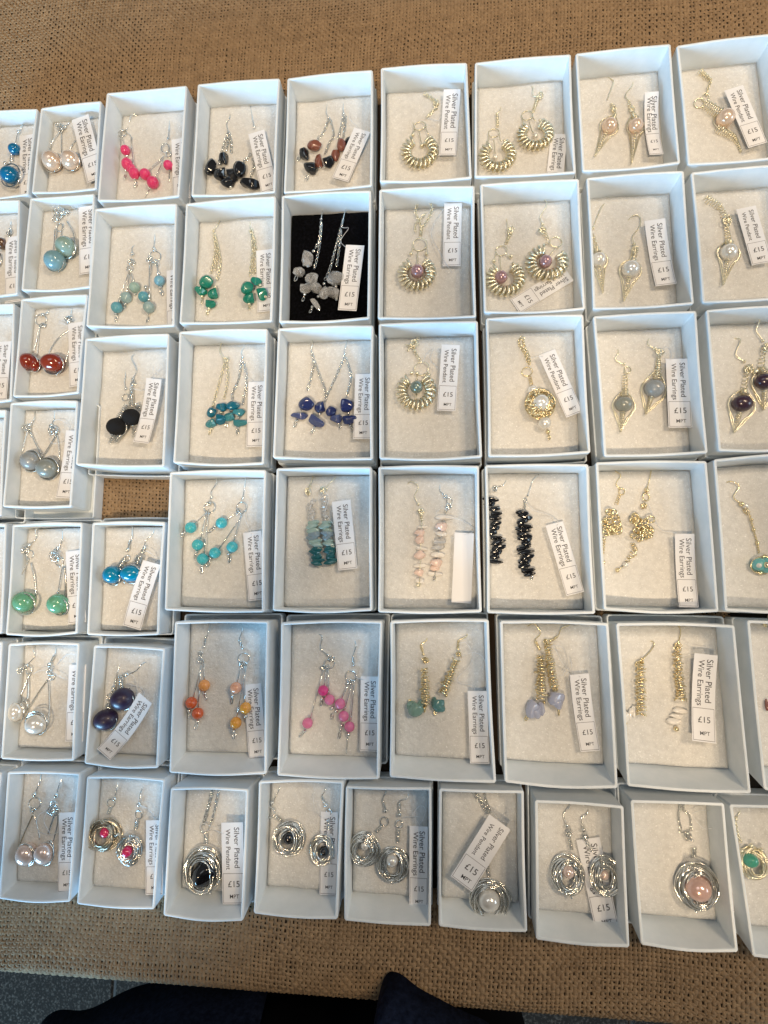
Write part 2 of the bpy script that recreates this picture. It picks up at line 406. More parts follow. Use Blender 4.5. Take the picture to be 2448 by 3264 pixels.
def burlap(name, u0, u1, v0, v1, parent, seed, pitch=.0030, skew=0.0):
    g = np.random.default_rng(seed)
    Vs = []; Fs = []; n0 = 0
    A = .00050
    nu = int((u1 - u0) / pitch); nv = int((v1 - v0) / pitch)
    for warp in (True, False):
        na, nb = (nu, nv) if warp else (nv, nu)
        K = 3
        t = np.arange(nb * K + 1) / K                      # crossings along the thread
        i = np.arange(na)
        wob = np.cumsum(g.normal(0, .014, (na, len(t))), 1); wob -= wob.mean(1, keepdims=True); wob = np.clip(wob, -.35, .35)
        big = .8 * np.sin(t[None, :] * .05 + g.uniform(0, 6)) + .35 * np.sin(t[None, :] * .13 + i[:, None] * .02)
        pos = (i[:, None] + .5 + wob + big) * pitch
        along = np.broadcast_to(t[None, :] * pitch, pos.shape)
        ph = (i[:, None] + (0 if warp else 1)) % 2
        h = A * np.cos(math.pi * (t[None, :] - .5) + math.pi * ph) + .0001
        wd = pitch * .40 * np.exp(g.normal(0, .08, (na, 1))) * (1 + .16 * np.sin(t[None, :] * g.uniform(.2, .9, (na, 1)) + g.uniform(0, 6, (na, 1))))
        wd = wd * (1.02 if warp else .80)
        hh = .0004
        offs = [(-1, -.6), (-.62, .62), (0, 1), (.62, .62), (1, -.6)]
        ring = []
        for a, bz in offs:
            if warp: u = u0 + pos + a * wd + skew * along; v = v0 + along
            else: u = u0 + along; v = v0 + pos + a * wd
            ring.append(roll(u, v, .0002 + h + bz * hh))
        V = np.stack(ring, 2)                              # na, len(t), 5, 3
        n, m_, k_ = V.shape[:3]
        idx = np.arange(n * m_ * k_).reshape(n, m_, k_)
        q = np.stack([idx[:, :-1, :-1], idx[:, :-1, 1:], idx[:, 1:, 1:], idx[:, 1:, :-1]], -1).reshape(-1, 4)
        if warp: q = q[:, ::-1]
        Vs.append(V.reshape(-1, 3)); Fs.append(q + n0); n0 += n * m_ * k_
    me = quad_mesh(name, np.vstack(Vs), np.vstack(Fs))
    return link_mesh(name, me, M['burlap'], parent, True, 'stuff')
cloth = thing('tablecloth', (0, 0, 0), 'brown woven burlap cloth spread under all the jewellery boxes', 'tablecloth')
uu = np.linspace(-.5, 1.2, 60); vv_ = np.concatenate([np.linspace(-.70, RAD, 40), np.linspace(RAD + .02, 1.35, 30)])
U_, V_ = np.meshgrid(uu, vv_)
G = roll(U_, V_, -.0004); ny_, nx_ = U_.shape
gi = np.arange(nx_ * ny_).reshape(ny_, nx_)
me = quad_mesh('backing', G.reshape(-1, 3), np.stack([gi[:-1, :-1], gi[:-1, 1:], gi[1:, 1:], gi[1:, :-1]], -1).reshape(-1, 4))
link_mesh('backing', me, M['under'], cloth)
def uv_of(px, py):
    d = P(px, py, 0) - E0
    return d.dot(eu), d.dot(ev)
uL = min(uv_of(-60, 3000)[0], uv_of(-60, 0)[0]); uR = max(uv_of(2510, 3000)[0], uv_of(2510, 0)[0])
uL -= .03; uR += .03
burlap('weave', uL, uR, -.034, uv_of(0, 2830)[1] + .02, cloth, 1)
burlap('weave', uL, uR, uv_of(0, 430)[1] - .0, uv_of(0, -190)[1], cloth, 2, skew=.0)
ha, hb = uv_of(200, 1720), uv_of(600, 1440)
burlap('weave', ha[0], hb[0], ha[1], hb[1], cloth, 3)
hc, hd = uv_of(1870, 2000), uv_of(2330, 1930)
burlap('weave', hc[0], hd[0], hc[1], hd[1], cloth, 4)

FZ = -.74
M['slate'] = mat('slate_floor', (.05, .05, .05), .95, Specular_IOR_Level=.12); noise_color(M['slate'], (.014, .012, .010), (.085, .074, .062), 230, 8, .50, .76)
noise_bump(M['slate'], 120, .4, .002)
M['grout'] = mat('floor_grout', (.030, .026, .022), .9)
def boxmesh(name, x0, x1, y0, y1, z0, z1, m, parent=None, b=.003):
    V = [(x0, y0, z0), (x1, y0, z0), (x1, y1, z0), (x0, y1, z0), (x0, y0, z1 - b), (x1, y0, z1 - b), (x1, y1, z1 - b), (x0, y1, z1 - b),
         (x0 + b, y0 + b, z1), (x1 - b, y0 + b, z1), (x1 - b, y1 - b, z1), (x0 + b, y1 - b, z1)]
    F = [(0, 3, 2, 1), (0, 1, 5, 4), (1, 2, 6, 5), (2, 3, 7, 6), (3, 0, 4, 7), (4, 5, 9, 8), (5, 6, 10, 9), (6, 7, 11, 10), (7, 4, 8, 11), (8, 9, 10, 11)]
    return mesh_obj(name, V, F, m, parent, smooth=False)
fl = mesh_obj('floor', [(-4, -4, FZ), (4, -4, FZ), (4, 4, FZ), (-4, 4, FZ)], [(0, 1, 2, 3)], M['grout'], smooth=False, kind='structure')
gx = P(367, 3130, FZ).x; gx2 = P(2008, 3240, FZ).x
xs = [gx - 1.2, gx - .6, gx, gx + (gx2 - gx) * .5, gx2, gx2 + .6]
for i in range(len(xs) - 1):
    for j in range(4):
        y1 = -.68 + .42 * (2 - j)
        boxmesh('floor_slab', xs[i] + .003, xs[i + 1] - .003, y1 - .41, y1, FZ - .01, FZ + .004, M['slate'], fl)

# ------------------------------------------------------------------ jewellery kit
def lettering(s):
    cu = bpy.data.curves.new('lettering', 'FONT'); cu.body = s; cu.align_x = 'CENTER'; cu.align_y = 'CENTER'; cu.resolution_u = 3
    cu.offset = .002
    o = bpy.data.objects.new('lettering', cu); col.objects.link(o)
    dg = bpy.context.evaluated_depsgraph_get(); dg.update()
    me = o.evaluated_get(dg).to_mesh()
    V = np.array([tuple(v.co) for v in me.vertices]); F = [tuple(p.vertices) for p in me.polygons]
    o.evaluated_get(dg).to_mesh_clear()
    bpy.data.objects.remove(o); bpy.data.curves.remove(cu)
    lo, hi = V.min(0), V.max(0); V = V - (lo + hi) / 2
    return V / (hi[0] - lo[0]), F          # unit width, centred
TXT = {s: lettering(s) for s in ('Silver Plated', 'Wire Earrings', 'Wire Pendant', '£15', 'MPT')}

def sphere_mesh(name, m, n=16, rings=10):
    V = [(0, 0, 1)]; F = []
    for i in range(1, rings):
        a = math.pi * i / rings
        for j in range(n):
            b_ = 2 * math.pi * j / n; V.append((math.sin(a) * math.cos(b_), math.sin(a) * math.sin(b_), math.cos(a)))
    V.append((0, 0, -1))
    for j in range(n): F.append((0, 1 + j, 1 + (j + 1) % n))
    for i in range(rings - 2):
        for j in range(n):
            a_ = 1 + i * n + j; b_ = 1 + i * n + (j + 1) % n
            F.append((a_, a_ + n, b_ + n, b_))
    k = 1 + (rings - 2) * n
    for j in range(n): F.append((k + j, len(V) - 1, k + (j + 1) % n))
    me = bpy.data.meshes.new(name); me.from_pydata(V, [], F); me.materials.append(m)
    me.polygons.foreach_set('use_smooth', [True] * len(me.polygons)); me.update()
    return me

def chip_mesh(name, m, seed, sharp=False, block=False):
    """tumbled stone chip: a lumpy ball with a few flattened sides, about unit radius"""
    g = np.random.default_rng(seed)
    me = sphere_mesh(name, m, *((11, 7) if m is M['quartz'] else (20, 14)))
    V = np.array([tuple(v.co) for v in me.vertices])
    if block:
        V = np.sign(V) * np.abs(V) ** .35 * .9; V /= 1.05
    D = g.normal(0, 1, (7, 3)); D /= np.linalg.norm(D, axis=1)[:, None]
    for d in D:
        k = g.uniform(.5, .82); h = V @ d; c = np.clip(h - k, 0, None); V = V - .85 * c[:, None] * d
    for _ in range(3):
        d = g.normal(0, 1, 3); d /= np.linalg.norm(d); V += (.12 * np.sin(V @ d * 2.6 + g.uniform(0, 6)))[:, None] * d
    me.vertices.foreach_set('co', V.astype(np.float32).ravel())
    if m is M['quartz']: me.polygons.foreach_set('use_smooth', [False] * len(me.polygons))
    me.update()
    return me
_cache = {}
def shared(kind, mname, var=0):
    k = (kind, mname, var)
    if k not in _cache:
        if kind == 'ball': _cache[k] = sphere_mesh('spacer_bead', M[mname], 10, 7)
        elif kind == 'bead': _cache[k] = sphere_mesh('bead', M[mname], 24, 16)
        elif kind == 'block': _cache[k] = chip_mesh('stone_chip', M[mname], 99, block=True)
        else: _cache[k] = chip_mesh('stone_chip', M[mname], 10 + var)
    return _cache[k]
class Item:
    """one piece of jewellery; coordinates are pixels of the photograph, given in the frame of a zoomed tile"""
    def __init__(s, name, k, label, cat, group, metal='silver', wire_r=.00040):
        s.k = k; s.zf = box_geo(k)[1]; s.m = metal; s.wr = wire_r
        s.name, s.label, s.cat, s.group = name, label, cat, group
        s.root = None; s.nv = 0
    def q(s, x, y, dz=0.0):
        ox, oy, sc_ = TILE
        return P(ox + x * sc_, oy + y * sc_, s.zf + dz)
    def px(s, x, y, r):
        ox, oy, sc_ = TILE
        return r * sc_ * mpp(ox + x * sc_, oy + y * sc_, s.zf)
    def ensure(s, p):
        if s.root is None:
            s.root = thing(s.name, (p.x, p.y, s.zf), s.label, s.cat, s.group)
        return s.root
    def mesh(s, name, V, F, m=None, kind=None):
        r = s.ensure(Vector(V[0])); return mesh_obj(name, V, F, M[m or s.m], r, True, kind)
    def inst(s, name, me, p, scale, rot=0.0, tilt=(0, 0)):
        r = s.ensure(p)
        o = bpy.data.objects.new(name, me); col.objects.link(o); o.parent = r
        o.location = p - r.location; o.scale = scale; o.rotation_euler = (tilt[0], tilt[1], rot)
        return o
    def path(s, pts, z=.0009, n=7, zs=None):
        w_ = [s.q(x, y, (zs[i] if zs else z)) for i, (x, y) in enumerate(pts)]
        return spline(w_, n)
    def hook(s, *pts, ball=True):
        n = len(pts)
        zs = [.0012 - .0030 * max(0, 1 - i / 1.0) for i in range(n)]
        p = s.path(pts, zs=zs, n=6); s.mesh('ear_wire', *tube(p, s.wr, 6))
        if ball: s.ball(*pts[-1], 10)
    def ball(s, x, y, r=11, z=None):
        rr = s.px(x, y, r); s.inst('spacer_bead', shared('ball', s.m), s.q(x, y, rr * .7 + .0006 if z is None else z), (rr, rr, rr))
    def ring(s, x, y, rx, ry=None, rot=0.0, r=None, z=.0012):
        rx_ = s.px(x, y, rx); ry_ = s.px(x, y, ry or rx); c = s.q(x, y, z); t = np.linspace(0, 2 * math.pi, 24, endpoint=False)
        a, b_ = rx_ * np.cos(t), ry_ * np.sin(t)
        p = np.column_stack([c.x + a * math.cos(rot) - b_ * math.sin(rot), c.y + a * math.sin(rot) + b_ * math.cos(rot), c.z + .0006 * np.sin(t + x)])
        s.mesh('jump_ring', *tube(p, r or s.wr * 1.15, 6, closed=True))
    def wire(s, *pts, z=.0016, r=None, name='wire', m=None, zs=None):
        p = s.path(pts, z, zs=zs); s.mesh(name, *tube(p, r or s.wr, 6), m=m)
    def pin(s, x0, y0, x1, y1, z0=.0020, z1=.0030):
        a, b_ = s.q(x0, y0, z0), s.q(x1, y1, z1); t = np.linspace(0, 1, 4)[:, None]
        s.mesh('head_pin', *tube(np.array(a) * (1 - t) + np.array(b_) * t, s.wr * .95, 6))
    def loop(s, x, y, rx=7, ry=14, rot=0.0):
        """small eye at the end of a head pin"""
        s.ring(x, y, rx, ry, rot, r=s.wr * 1.1, z=.0016)
    def bead(s, x, y, r, m, ry=None, rot=0.0, z=None):
        a = s.px(x, y, r); b_ = s.px(x, y, ry or r); h = min(a, b_)
        s.inst('bead', shared('bead', m), s.q(x, y, h * .75 if z is None else z), (a, b_, h), R_(-rot), (.3, .2))
    def chip(s, x, y, rx, ry, m, rot=0.0, z=None, block=False):
        s.nv = (s.nv + 1) % 5
        a, b_ = s.px(x, y, rx) * 1.14, s.px(x, y, ry) * 1.14; h = min(a, b_) * .85
        s.inst('stone_chip', shared('block' if block else 'chip', m, s.nv), s.q(x, y, h * .8 if z is None else z), (a, b_, h), R_(-rot))
    def chain(s, *pts, link=21, z=.0014):
        p = s.path(pts, z, n=14)
        d = np.concatenate([[0], np.cumsum(np.linalg.norm(np.diff(p, axis=0), axis=1))])
        ll = s.px(*pts[0], link) ; nl = max(3, int(d[-1] / (ll * .78)))
        mb = MB(); t = np.linspace(0, 2 * math.pi, 10, endpoint=False)
        for i in range(nl):
            at = d[-1] * (i + .5) / nl
            c = np.array([np.interp(at, d, p[:, j]) for j in range(3)])
            e = np.array([np.interp(min(at + 1e-4, d[-1]), d, p[:, j]) - np.interp(max(at - 1e-4, 0), d, p[:, j]) for j in range(3)])
            e /= np.linalg.norm(e) + 1e-12; sd = np.cross(e, [0, 0, 1]); sd /= np.linalg.norm(sd) + 1e-12; up = np.cross(sd, e)
            tw = math.pi / 4 + (math.pi / 2 if i % 2 else 0) + random.uniform(-.3, .3)
            wv = sd * math.cos(tw) + up * math.sin(tw)
            pts_ = c + np.outer(np.cos(t) * ll * .56, e) + np.outer(np.sin(t) * ll * .40, wv)
            mb.add(*tube(pts_, s.wr * .75, 5, closed=True))
        r = s.ensure(s.q(*pts[0])); mb.build('chain', M[s.m], r, True, 'stuff')
    def coil(s, x0, y0, x1, y1, w0, w1, turns, z=None, r=None, name='wire_coil', jit=.0):
        """helix of wire round the axis from 0 to 1, half widths w0, w1"""
        a0, a1 = s.px(x0, y0, w0), s.px(x1, y1, w1); hm = max(a0, a1)
        A, B_ = np.array(s.q(x0, y0, hm * .8 if z is None else z)), np.array(s.q(x1, y1, hm * .8 if z is None else z))
        e = B_ - A; e /= np.linalg.norm(e); sd = np.cross(e, [0, 0, 1]); sd /= np.linalg.norm(sd); up = np.cross(sd, e)
        n = int(turns * 12) + 1; t = np.linspace(0, 1, n); ph = 2 * math.pi * turns * t
        rad = a0 + (a1 - a0) * t
        if jit:
            g = np.random.default_rng(int(x0 + y0)); rad = rad * (1 + jit * np.interp(np.arange(n), np.arange(0, n + 6, 6), g.normal(0, 1, len(np.arange(0, n + 6, 6)))))
            t = t + np.interp(np.arange(n), np.arange(0, n + 8, 8), g.normal(0, jit * .03, len(np.arange(0, n + 8, 8))))
        p = A + np.outer(t, B_ - A) + np.outer(rad * np.cos(ph), sd) + np.outer(rad * np.sin(ph), up)
        s.mesh(name, *tube(p, r or s.wr * .9, 5))
    def shoe(s, cx, cy, rx, ry, rot=0.0, hoops=18, gap=29):
        """horseshoe of wire coiled twice: fine coil wound into a big coil"""
        a, b_ = s.px(cx, cy, rx), s.px(cx, cy, ry); c = s.q(cx, cy, 0)
        th0, th1 = R_(90 + gap - rot), R_(450 - gap - rot)
        n = hoops * 34; t = np.linspace(0, 1, n); th = th0 + (th1 - th0) * t
        ph = 2 * math.pi * hoops * t
        ce, w_ = .74, .235
        # each turn stands nearly radial: the upper run advances little, the way back underneath advances the rest
        th = th + (th1 - th0) / hoops * .16 * np.sin(ph)
        k = ce + w_ * np.cos(ph)
        size = .86 + .14 * np.sin(math.pi * t)
        x = a * k * np.cos(th); y = b_ * k * np.sin(th); z = .0010 + a * w_ * (.72 + .72 * np.sin(ph)) * size
        p = np.column_stack([c.x + x, c.y + y, c.z + z])
        rr = s.px(cx, cy, 8.6) * (1 + .16 * np.sin(np.arange(n) * 2.1))
        s.mesh('coiled_hoop', *tube(p, rr, 6))
        return th0, th1
    def nest(s, cx, cy, rx, ry, loops=20, seed=0, m=None, inner=.40):
        g = np.random.default_rng(seed + int(cx)); a, b_ = s.px(cx, cy, rx), s.px(cx, cy, ry); c = s.q(cx, cy, 0)
        n = loops * 26; t = np.linspace(0, 1, n); ph = 2 * math.pi * loops * t
        kn = np.linspace(0, 1, loops * 2 + 1)
        sm = lambda amp, mean: np.interp(t, kn, mean + g.normal(0, amp, len(kn)))
        k = np.interp(t, kn, g.uniform(inner, 1.0, len(kn)))
        p = np.column_stack([c.x + a * k * np.cos(ph) + sm(a * .05, 0), c.y + b_ * k * np.sin(ph) + sm(a * .05, 0),
                             c.z + a * (.16 + .34 * (1 - k) * 1.6) + a * .14 * np.sin(ph * 1.03 + 2) + sm(a * .08, .0006)])
        p[:, 2] = np.maximum(p[:, 2], c.z + .0005)
        s.mesh('wire_nest', *tube(p, s.wr * 1.22, 5), m=m)
        for _ in range(3):
            th = g.uniform(0, 6.28); rr = a * g.uniform(.75, .95)
            s.inst('spacer_bead', shared('ball', s.m), Vector((c.x + rr * math.cos(th), c.y + b_ / a * rr * math.sin(th), c.z + a * .45)), (a * .055 + .0003,) * 3)
    def frame(s, x, y, rx, ry, rot=0.0, z=None, r=None):
        a = s.px(x, y, rx)
        if z is None: z = min(a, s.px(x, y, ry)) * .68
        t = np.linspace(0, 2 * math.pi, 32, endpoint=False); b_ = s.px(x, y, ry); c = s.q(x, y, z); rt = R_(-rot)
        p = np.column_stack([c.x + a * np.cos(t) * math.cos(rt) - b_ * np.sin(t) * math.sin(rt), c.y + a * np.cos(t) * math.sin(rt) + b_ * np.sin(t) * math.cos(rt), c.z + a * .25 * np.sin(t + .6)])
        s.mesh('wire_frame', *tube(p, r or s.wr * 1.45, 6, closed=True))
    def knot(s, x, y, r, n=5, seed=1):
        """little tangle of loops where the pieces are joined"""
        g = np.random.default_rng(seed + int(x)); t = np.linspace(0, 1, n * 14); a = s.px(x, y, r); c = s.q(x, y, .0016)
        kn = np.linspace(0, 1, n * 2 + 1); f = lambda sc_: np.interp(t, kn, g.normal(0, sc_, len(kn)))
        ph = 2 * math.pi * n * t
        p = np.column_stack([c.x + a * .7 * np.cos(ph) + f(a * .35), c.y + a * .8 * np.sin(ph) + f(a * .45), c.z + a * .4 * np.sin(ph * .7 + 1) + a * .3])
        s.mesh('wire_knot', *tube(p, s.wr * .9, 5))
    def drop(s, x, y, tw=None, rot=0.0):
        """spacer under a bead plus the eye of its pin"""
        s.ball(x, y, 11)
        if tw: s.loop(tw[0], tw[1], 6, 14, rot)

TAGH = {'E': ('Silver Plated', 'Wire Earrings'), 'P': ('Silver Plated', 'Wire Pendant')}
def tag(k, desc, top, bot, wpx, kind='E', z=.0032, curl=.0, bow=.0, string=(), twist=0.0, label=None):
    ox, oy, sc_ = TILE; zf = box_geo(k)[1]
    a = P(ox + top[0] * sc_, oy + top[1] * sc_, zf + z); b_ = P(ox + bot[0] * sc_, oy + bot[1] * sc_, zf + z)
    d = (b_ - a); Ln = d.length; d.normalize(); x_ = Vector((-d.y, d.x, 0))
    W = wpx * sc_ * mpp(ox + (top[0] + bot[0]) / 2 * sc_, oy + (top[1] + bot[1]) / 2 * sc_, zf + z)
    t = thing('price_tag', a, label or ('white paper price tag lying by the ' + desc), 'price tag', 'printed white price tags')
    def warp(V):
        """V: columns across (-.5..+.5 widths), along (0..1 lengths), height"""
        u, v, h = V[:, 0], V[:, 1], V[:, 2]
        zz = h + curl * (2 * v - 1) ** 2 + twist * u * (1 - v); side = bow * 4 * v * (1 - v)
        return np.column_stack([a.x + d.x * v * Ln + x_.x * (u * W + side), a.y + d.y * v * Ln + x_.y * (u * W + side), a.z + zz])
    n = 9; V = []; F = []
    for h in (0, .00022):
        for j in range(n):
            for u in (-.5, .5): V.append((u, j / (n - 1), h))
    for j in range(n - 1):
        o1 = 2 * n
        F += [(o1 + 2 * j, o1 + 2 * j + 2, o1 + 2 * j + 3, o1 + 2 * j + 1), (2 * j, 2 * j + 1, 2 * j + 3, 2 * j + 2),
              (2 * j, 2 * j + 2, o1 + 2 * j + 2, o1 + 2 * j), (2 * j + 1, o1 + 2 * j + 1, o1 + 2 * j + 3, 2 * j + 3)]
    F += [(0, 2 * n, 2 * n + 1, 1), (2 * n - 2, 2 * n - 1, 4 * n - 1, 4 * n - 2)]
    mesh_obj('paper', warp(np.array(V)), F, M['paper'], t, smooth=False)
    if kind in TAGH:
        mb = MB(); ht = .00030
        def put(txt, u, v, width, along):
            TV, TF = TXT[txt]
            if along: q = np.column_stack([u + TV[:, 1] * width * Ln / W, v + TV[:, 0] * width, np.full(len(TV), ht)])
            else: q = np.column_stack([u + TV[:, 0] * width, v - TV[:, 1] * width * W / Ln, np.full(len(TV), ht)])
            mb.add(warp(q), TF)
        put(TAGH[kind][0], .20, .31, .50, True); put(TAGH[kind][1], -.20, .335 if kind == 'E' else .33, .53 if kind == 'E' else .50, True)
        put('£15', .03, .755, .52, False); put('MPT', .05, .905, .42, False)
        mb.build('lettering', M['ink'], t, False, 'stuff')
        lb = MB()
        for u0, u1, v0, v1 in ((-.46, .46, .625, .630), (-.46, .46, .980, .985), (-.46, -.445, .625, .985), (.445, .46, .625, .985)):
            k_ = 6; vs_ = np.linspace(v0, v1, k_); q = np.array([(u, v, ht) for v in vs_ for u in (u0, u1)])
            lb.add(warp(q), [(2 * j, 2 * j + 2, 2 * j + 3, 2 * j + 1) for j in range(k_ - 1)])
        lb.build('printed_border', M['inkline'], t, False, 'stuff')
    for pts in ([string] if string and not isinstance(string[0][0], (tuple, list)) else string):
        zs_ = [z + .0008 if i in (0, len(pts) - 1) else .0035 + .002 * math.sin(i * 2.1) for i in range(len(pts))]
        p = spline([P(ox + x * sc_, oy + y * sc_, zf + zz) for (x, y), zz in zip(pts, zs_)], 8)
        mesh_obj('string', *tube(p, .00020, 5), M['nylon'], t)
    return t
S_ = .48222
T = {'1a': (0, 250, S_), '1b': (600, 150, S_), '1c': (1200, 100, S_), '1d': (1800, 100, .3906),
     '2a': (0, 800, S_), '2b': (300, 600, S_), '2c': (850, 560, S_), '2d': (1500, 520, .5714),
     '3a': (0, 1230, S_), '3b': (250, 1020, S_), '3c': (850, 1000, S_), '3d': (1500, 970, .5714),
     '4a': (0, 1600, S_), '4b': (500, 1470, S_), '4c': (1100, 1460, S_), '4d': (1648, 1430, S_),
     '5a': (0, 2020, S_), '5b': (500, 1950, S_), '5c': (1100, 1950, S_), '5d': (1648, 1950, S_),
     '6a': (0, 2420, S_), '6b': (500, 2450, S_), '6c': (1050, 2450, S_), '6d': (1648, 2480, S_)}
TILE = T['1a']
def use(t):
    global TILE
    TILE = T[t]
EG, PG = 'wire earrings in pairs in the card boxes', 'wire pendants in the card boxes'
def ear(k, label, metal='silver', **kw): return Item('earring', k, label, 'earring', EG, metal, **kw)
def pend(k, label, metal='silver', **kw): return Item('pendant', k, label, 'pendant', PG, metal, **kw)

# ------------------------------------------------------------------ what is in each box
# 1A
use('1a')
e = ear('1A', 'deep blue stone earring in a silver wire frame, cut off in the top row')
e.hook((150, 305), (140, 330), (122, 352)); e.wire((122, 352), (112, 385), (104, 425)); e.bead(97, 468, 38, 'bead_cerulean', 34)
e.coil(82, 500, 76, 555, 10, 12, 6); e.bead(66, 640, 56, 'bead_cerulean', 52); e.frame(68, 640, 72, 66); e.frame(70, 642, 76, 68, 10); e.ball(35, 560)
tag('1A', 'deep blue stone earring', (182, 375), (182, 790), 105)
# 1B
e = ear('1B', 'peach pearl earring with wire frame, the one farther from its price tag')
e.hook((352, 285), (375, 305), (400, 318)); e.knot(405, 335, 24); e.wire((400, 345), (345, 420), (312, 505)); e.wire((405, 345), (406, 430), (408, 505))
e.bead(345, 548, 58, 'pearl_peach'); e.frame(347, 556, 62, 55); e.ball(310, 505, 9); e.ball(375, 508, 9); e.ball(380, 590, 9)
e = ear('1B', 'peach pearl earring with wire frame, the one touching its price tag')
e.hook((470, 270), (455, 295), (430, 322)); e.wire((497, 410), (470, 450), (450, 485)); e.bead(468, 543, 58, 'pearl_peach'); e.frame(470, 550, 62, 55); e.ball(520, 590, 9); e.ball(430, 500, 9)
tag('1B', 'peach pearl earrings', (530, 257), (635, 672), 118, z=.0055)
# 1C
e = ear('1C', 'hot pink bead earring with four pins bunched to one side')
e.hook((915, 248), (872, 240), (853, 285), ball=False); e.hook((862, 318), (838, 335), (812, 345)); e.ring(808, 362, 28, 26)
e.pin(790, 378, 828, 450); e.pin(865, 398, 888, 600); e.wire((830, 350), (870, 390), (868, 415))
for x, y, r in ((828, 475, 30), (840, 566, 35), (866, 596, 30), (888, 628, 34)): e.bead(x, y, r, 'bead_pink', r * 1.05)
for x, y in ((838, 515), (832, 608), (892, 668), (926, 657)): e.ball(x, y)
e.loop(826, 648, 7, 18, .2); e.loop(897, 700, 7, 18, -.3)
e = ear('1C', 'hot pink bead earring with long thin pins spreading beside its price tag')
e.hook((1122, 262), (1118, 330), (1112, 398)); e.ring(1092, 462, 24, 34); e.pin(1085, 515, 978, 610); e.pin(1078, 540, 1028, 655); e.ring(1112, 500, 16, 18)
for x, y, r in ((960, 634, 35), (1010, 688, 38), (1112, 574, 31)): e.bead(x, y, r, 'bead_pink')
for x, y in ((928, 657), (990, 722), (1118, 606)): e.ball(x, y)
e.pin(988, 730, 960, 785, .001, .001); e.pin(1118, 615, 1119, 680, .001, .001)
tag('1C', 'hot pink bead earrings', (1190, 398), (1203, 800), 118)
# 1D
use('1b')
e = ear('1D', 'shiny black chip earring lying full length on its chains')
e.hook((272, 420), (276, 460), (255, 510), (265, 560))
e.chain((265, 568), (240, 640), (205, 750)); e.chain((270, 570), (262, 640), (250, 690)); e.chain((274, 568), (285, 630), (285, 700))
for a in ((152, 785, 32, 56, 12), (236, 732, 30, 50, -8), (216, 836, 46, 42, 20), (288, 842, 34, 56, -15), (262, 897, 40, 34, 10)): e.chip(a[0], a[1], a[2], a[3], 'chip_black', a[4])
for x, y in ((208, 748), (210, 775), (138, 790), (242, 858), (280, 926), (108, 812)): e.ball(x, y, 12)
e = ear('1D', 'shiny black chip earring with its chains curled up beside its price tag')
e.hook((412, 392), (424, 470), (437, 532)); e.chain((412, 705), (395, 730), (365, 765)); e.chain((428, 735), (435, 790), (412, 860))
e.chip(337, 802, 42, 56, 'chip_black', -10); e.chip(416, 902, 70, 38, 'chip_black', 12); e.ball(404, 932, 12); e.ball(372, 752, 10)
tag('1D', 'shiny black chip earrings', (450, 562), (538, 950), 112, z=.0052)
# 1E
e = ear('1E', 'brown and black chip earring spread out on its chains')
e.hook((925, 362), (912, 430), (930, 472)); e.chain((930, 475), (895, 560), (846, 618)); e.chain((940, 480), (962, 580), (930, 640), (905, 705))
e.chip(834, 645, 45, 34, 'chip_brown', 10); e.chip(768, 702, 32, 52, 'chip_black', -15); e.chip(865, 752, 28, 46, 'chip_brown', -8); e.chip(924, 755, 34, 42, 'chip_black', -25); e.chip(808, 802, 44, 34, 'chip_black', 40)
for x, y in ((805, 668), (745, 716), (800, 832), (900, 790), (868, 795)): e.ball(x, y, 11)
e.loop(728, 738, 7, 15, -.7); e.loop(784, 866, 7, 16, -.3)
e = ear('1E', 'brown and black chip earring partly under its price tag')
e.hook((1030, 338), (1024, 400), (1026, 442)); e.chain((1028, 450), (1010, 530), (990, 610)); e.chain((1040, 455), (1035, 530), (1025, 600))
e.chip(1010, 640, 28, 46, 'chip_brown', -5); e.chip(975, 712, 28, 46, 'chip_brown', 8); e.chip(1058, 622, 22, 30, 'chip_black'); e.ball(1000, 680); e.ball(955, 735)
tag('1E', 'brown and black chip earrings', (1150, 548), (1005, 878), 118, z=.0060, string=((1070, 420), (1066, 470), (1120, 530), (1150, 560)))
# 1F
use('1c')
e = pend('1F', 'horseshoe pendant of coiled pale wire with a tiny silver bead, in the top row', 'champ')
e.shoe(285, 812, 124, 134, 0); e.ring(285, 625, 40, 34); e.wire((240, 605), (250, 640), (240, 680)); e.ball(240, 682, 13); e.wire((325, 610), (330, 650), (345, 680)); e.wire((280, 660), (290, 710), (300, 745)); e.ball(300, 755, 15)
e.chain((330, 570), (375, 525), (400, 500), (385, 470), (355, 440), (318, 405)); e.chain((340, 560), (400, 495), (385, 455), (345, 425), (312, 418)); e.knot(392, 478, 20)
tag('1F', 'topmost horseshoe pendant', (500, 398), (470, 832), 116, 'P', curl=.002, string=((330, 570), (400, 590), (430, 560)))
# 1G
e = ear('1G', 'horseshoe coil earring with a small white pearl, against the wall of its box', 'champ')
e.shoe(797, 838, 126, 128, -5); e.bead(785, 832, 18, 'pearl_white'); e.ring(776, 672, 38, 36); e.wire((742, 690), (738, 720), (735, 745)); e.wire((812, 690), (815, 710), (825, 725)); e.wire((775, 720), (780, 770), (784, 815)); e.hook((822, 490), (818, 520), (795, 545)); e.coil(798, 560, 800, 630, 9, 9, 6)
e = ear('1G', 'horseshoe coil earring with a small white pearl, lying over its price tag', 'champ')
e.shoe(1045, 702, 126, 122, -12); e.bead(1050, 692, 20, 'pearl_white'); e.ring(995, 556, 38, 38); e.wire((965, 570), (965, 600), (968, 630)); e.wire((1030, 560), (1040, 580), (1052, 590)); e.wire((1010, 600), (1025, 650), (1045, 680)); e.hook((1020, 358), (1036, 380), (1032, 420), (1062, 432)); e.knot(1075, 428, 20); e.coil(1062, 450, 1035, 530, 11, 9, 7)
tag('1G', 'pair of horseshoe earrings with white pearls', (1208, 680), (1165, 1085), 116, z=.0012)
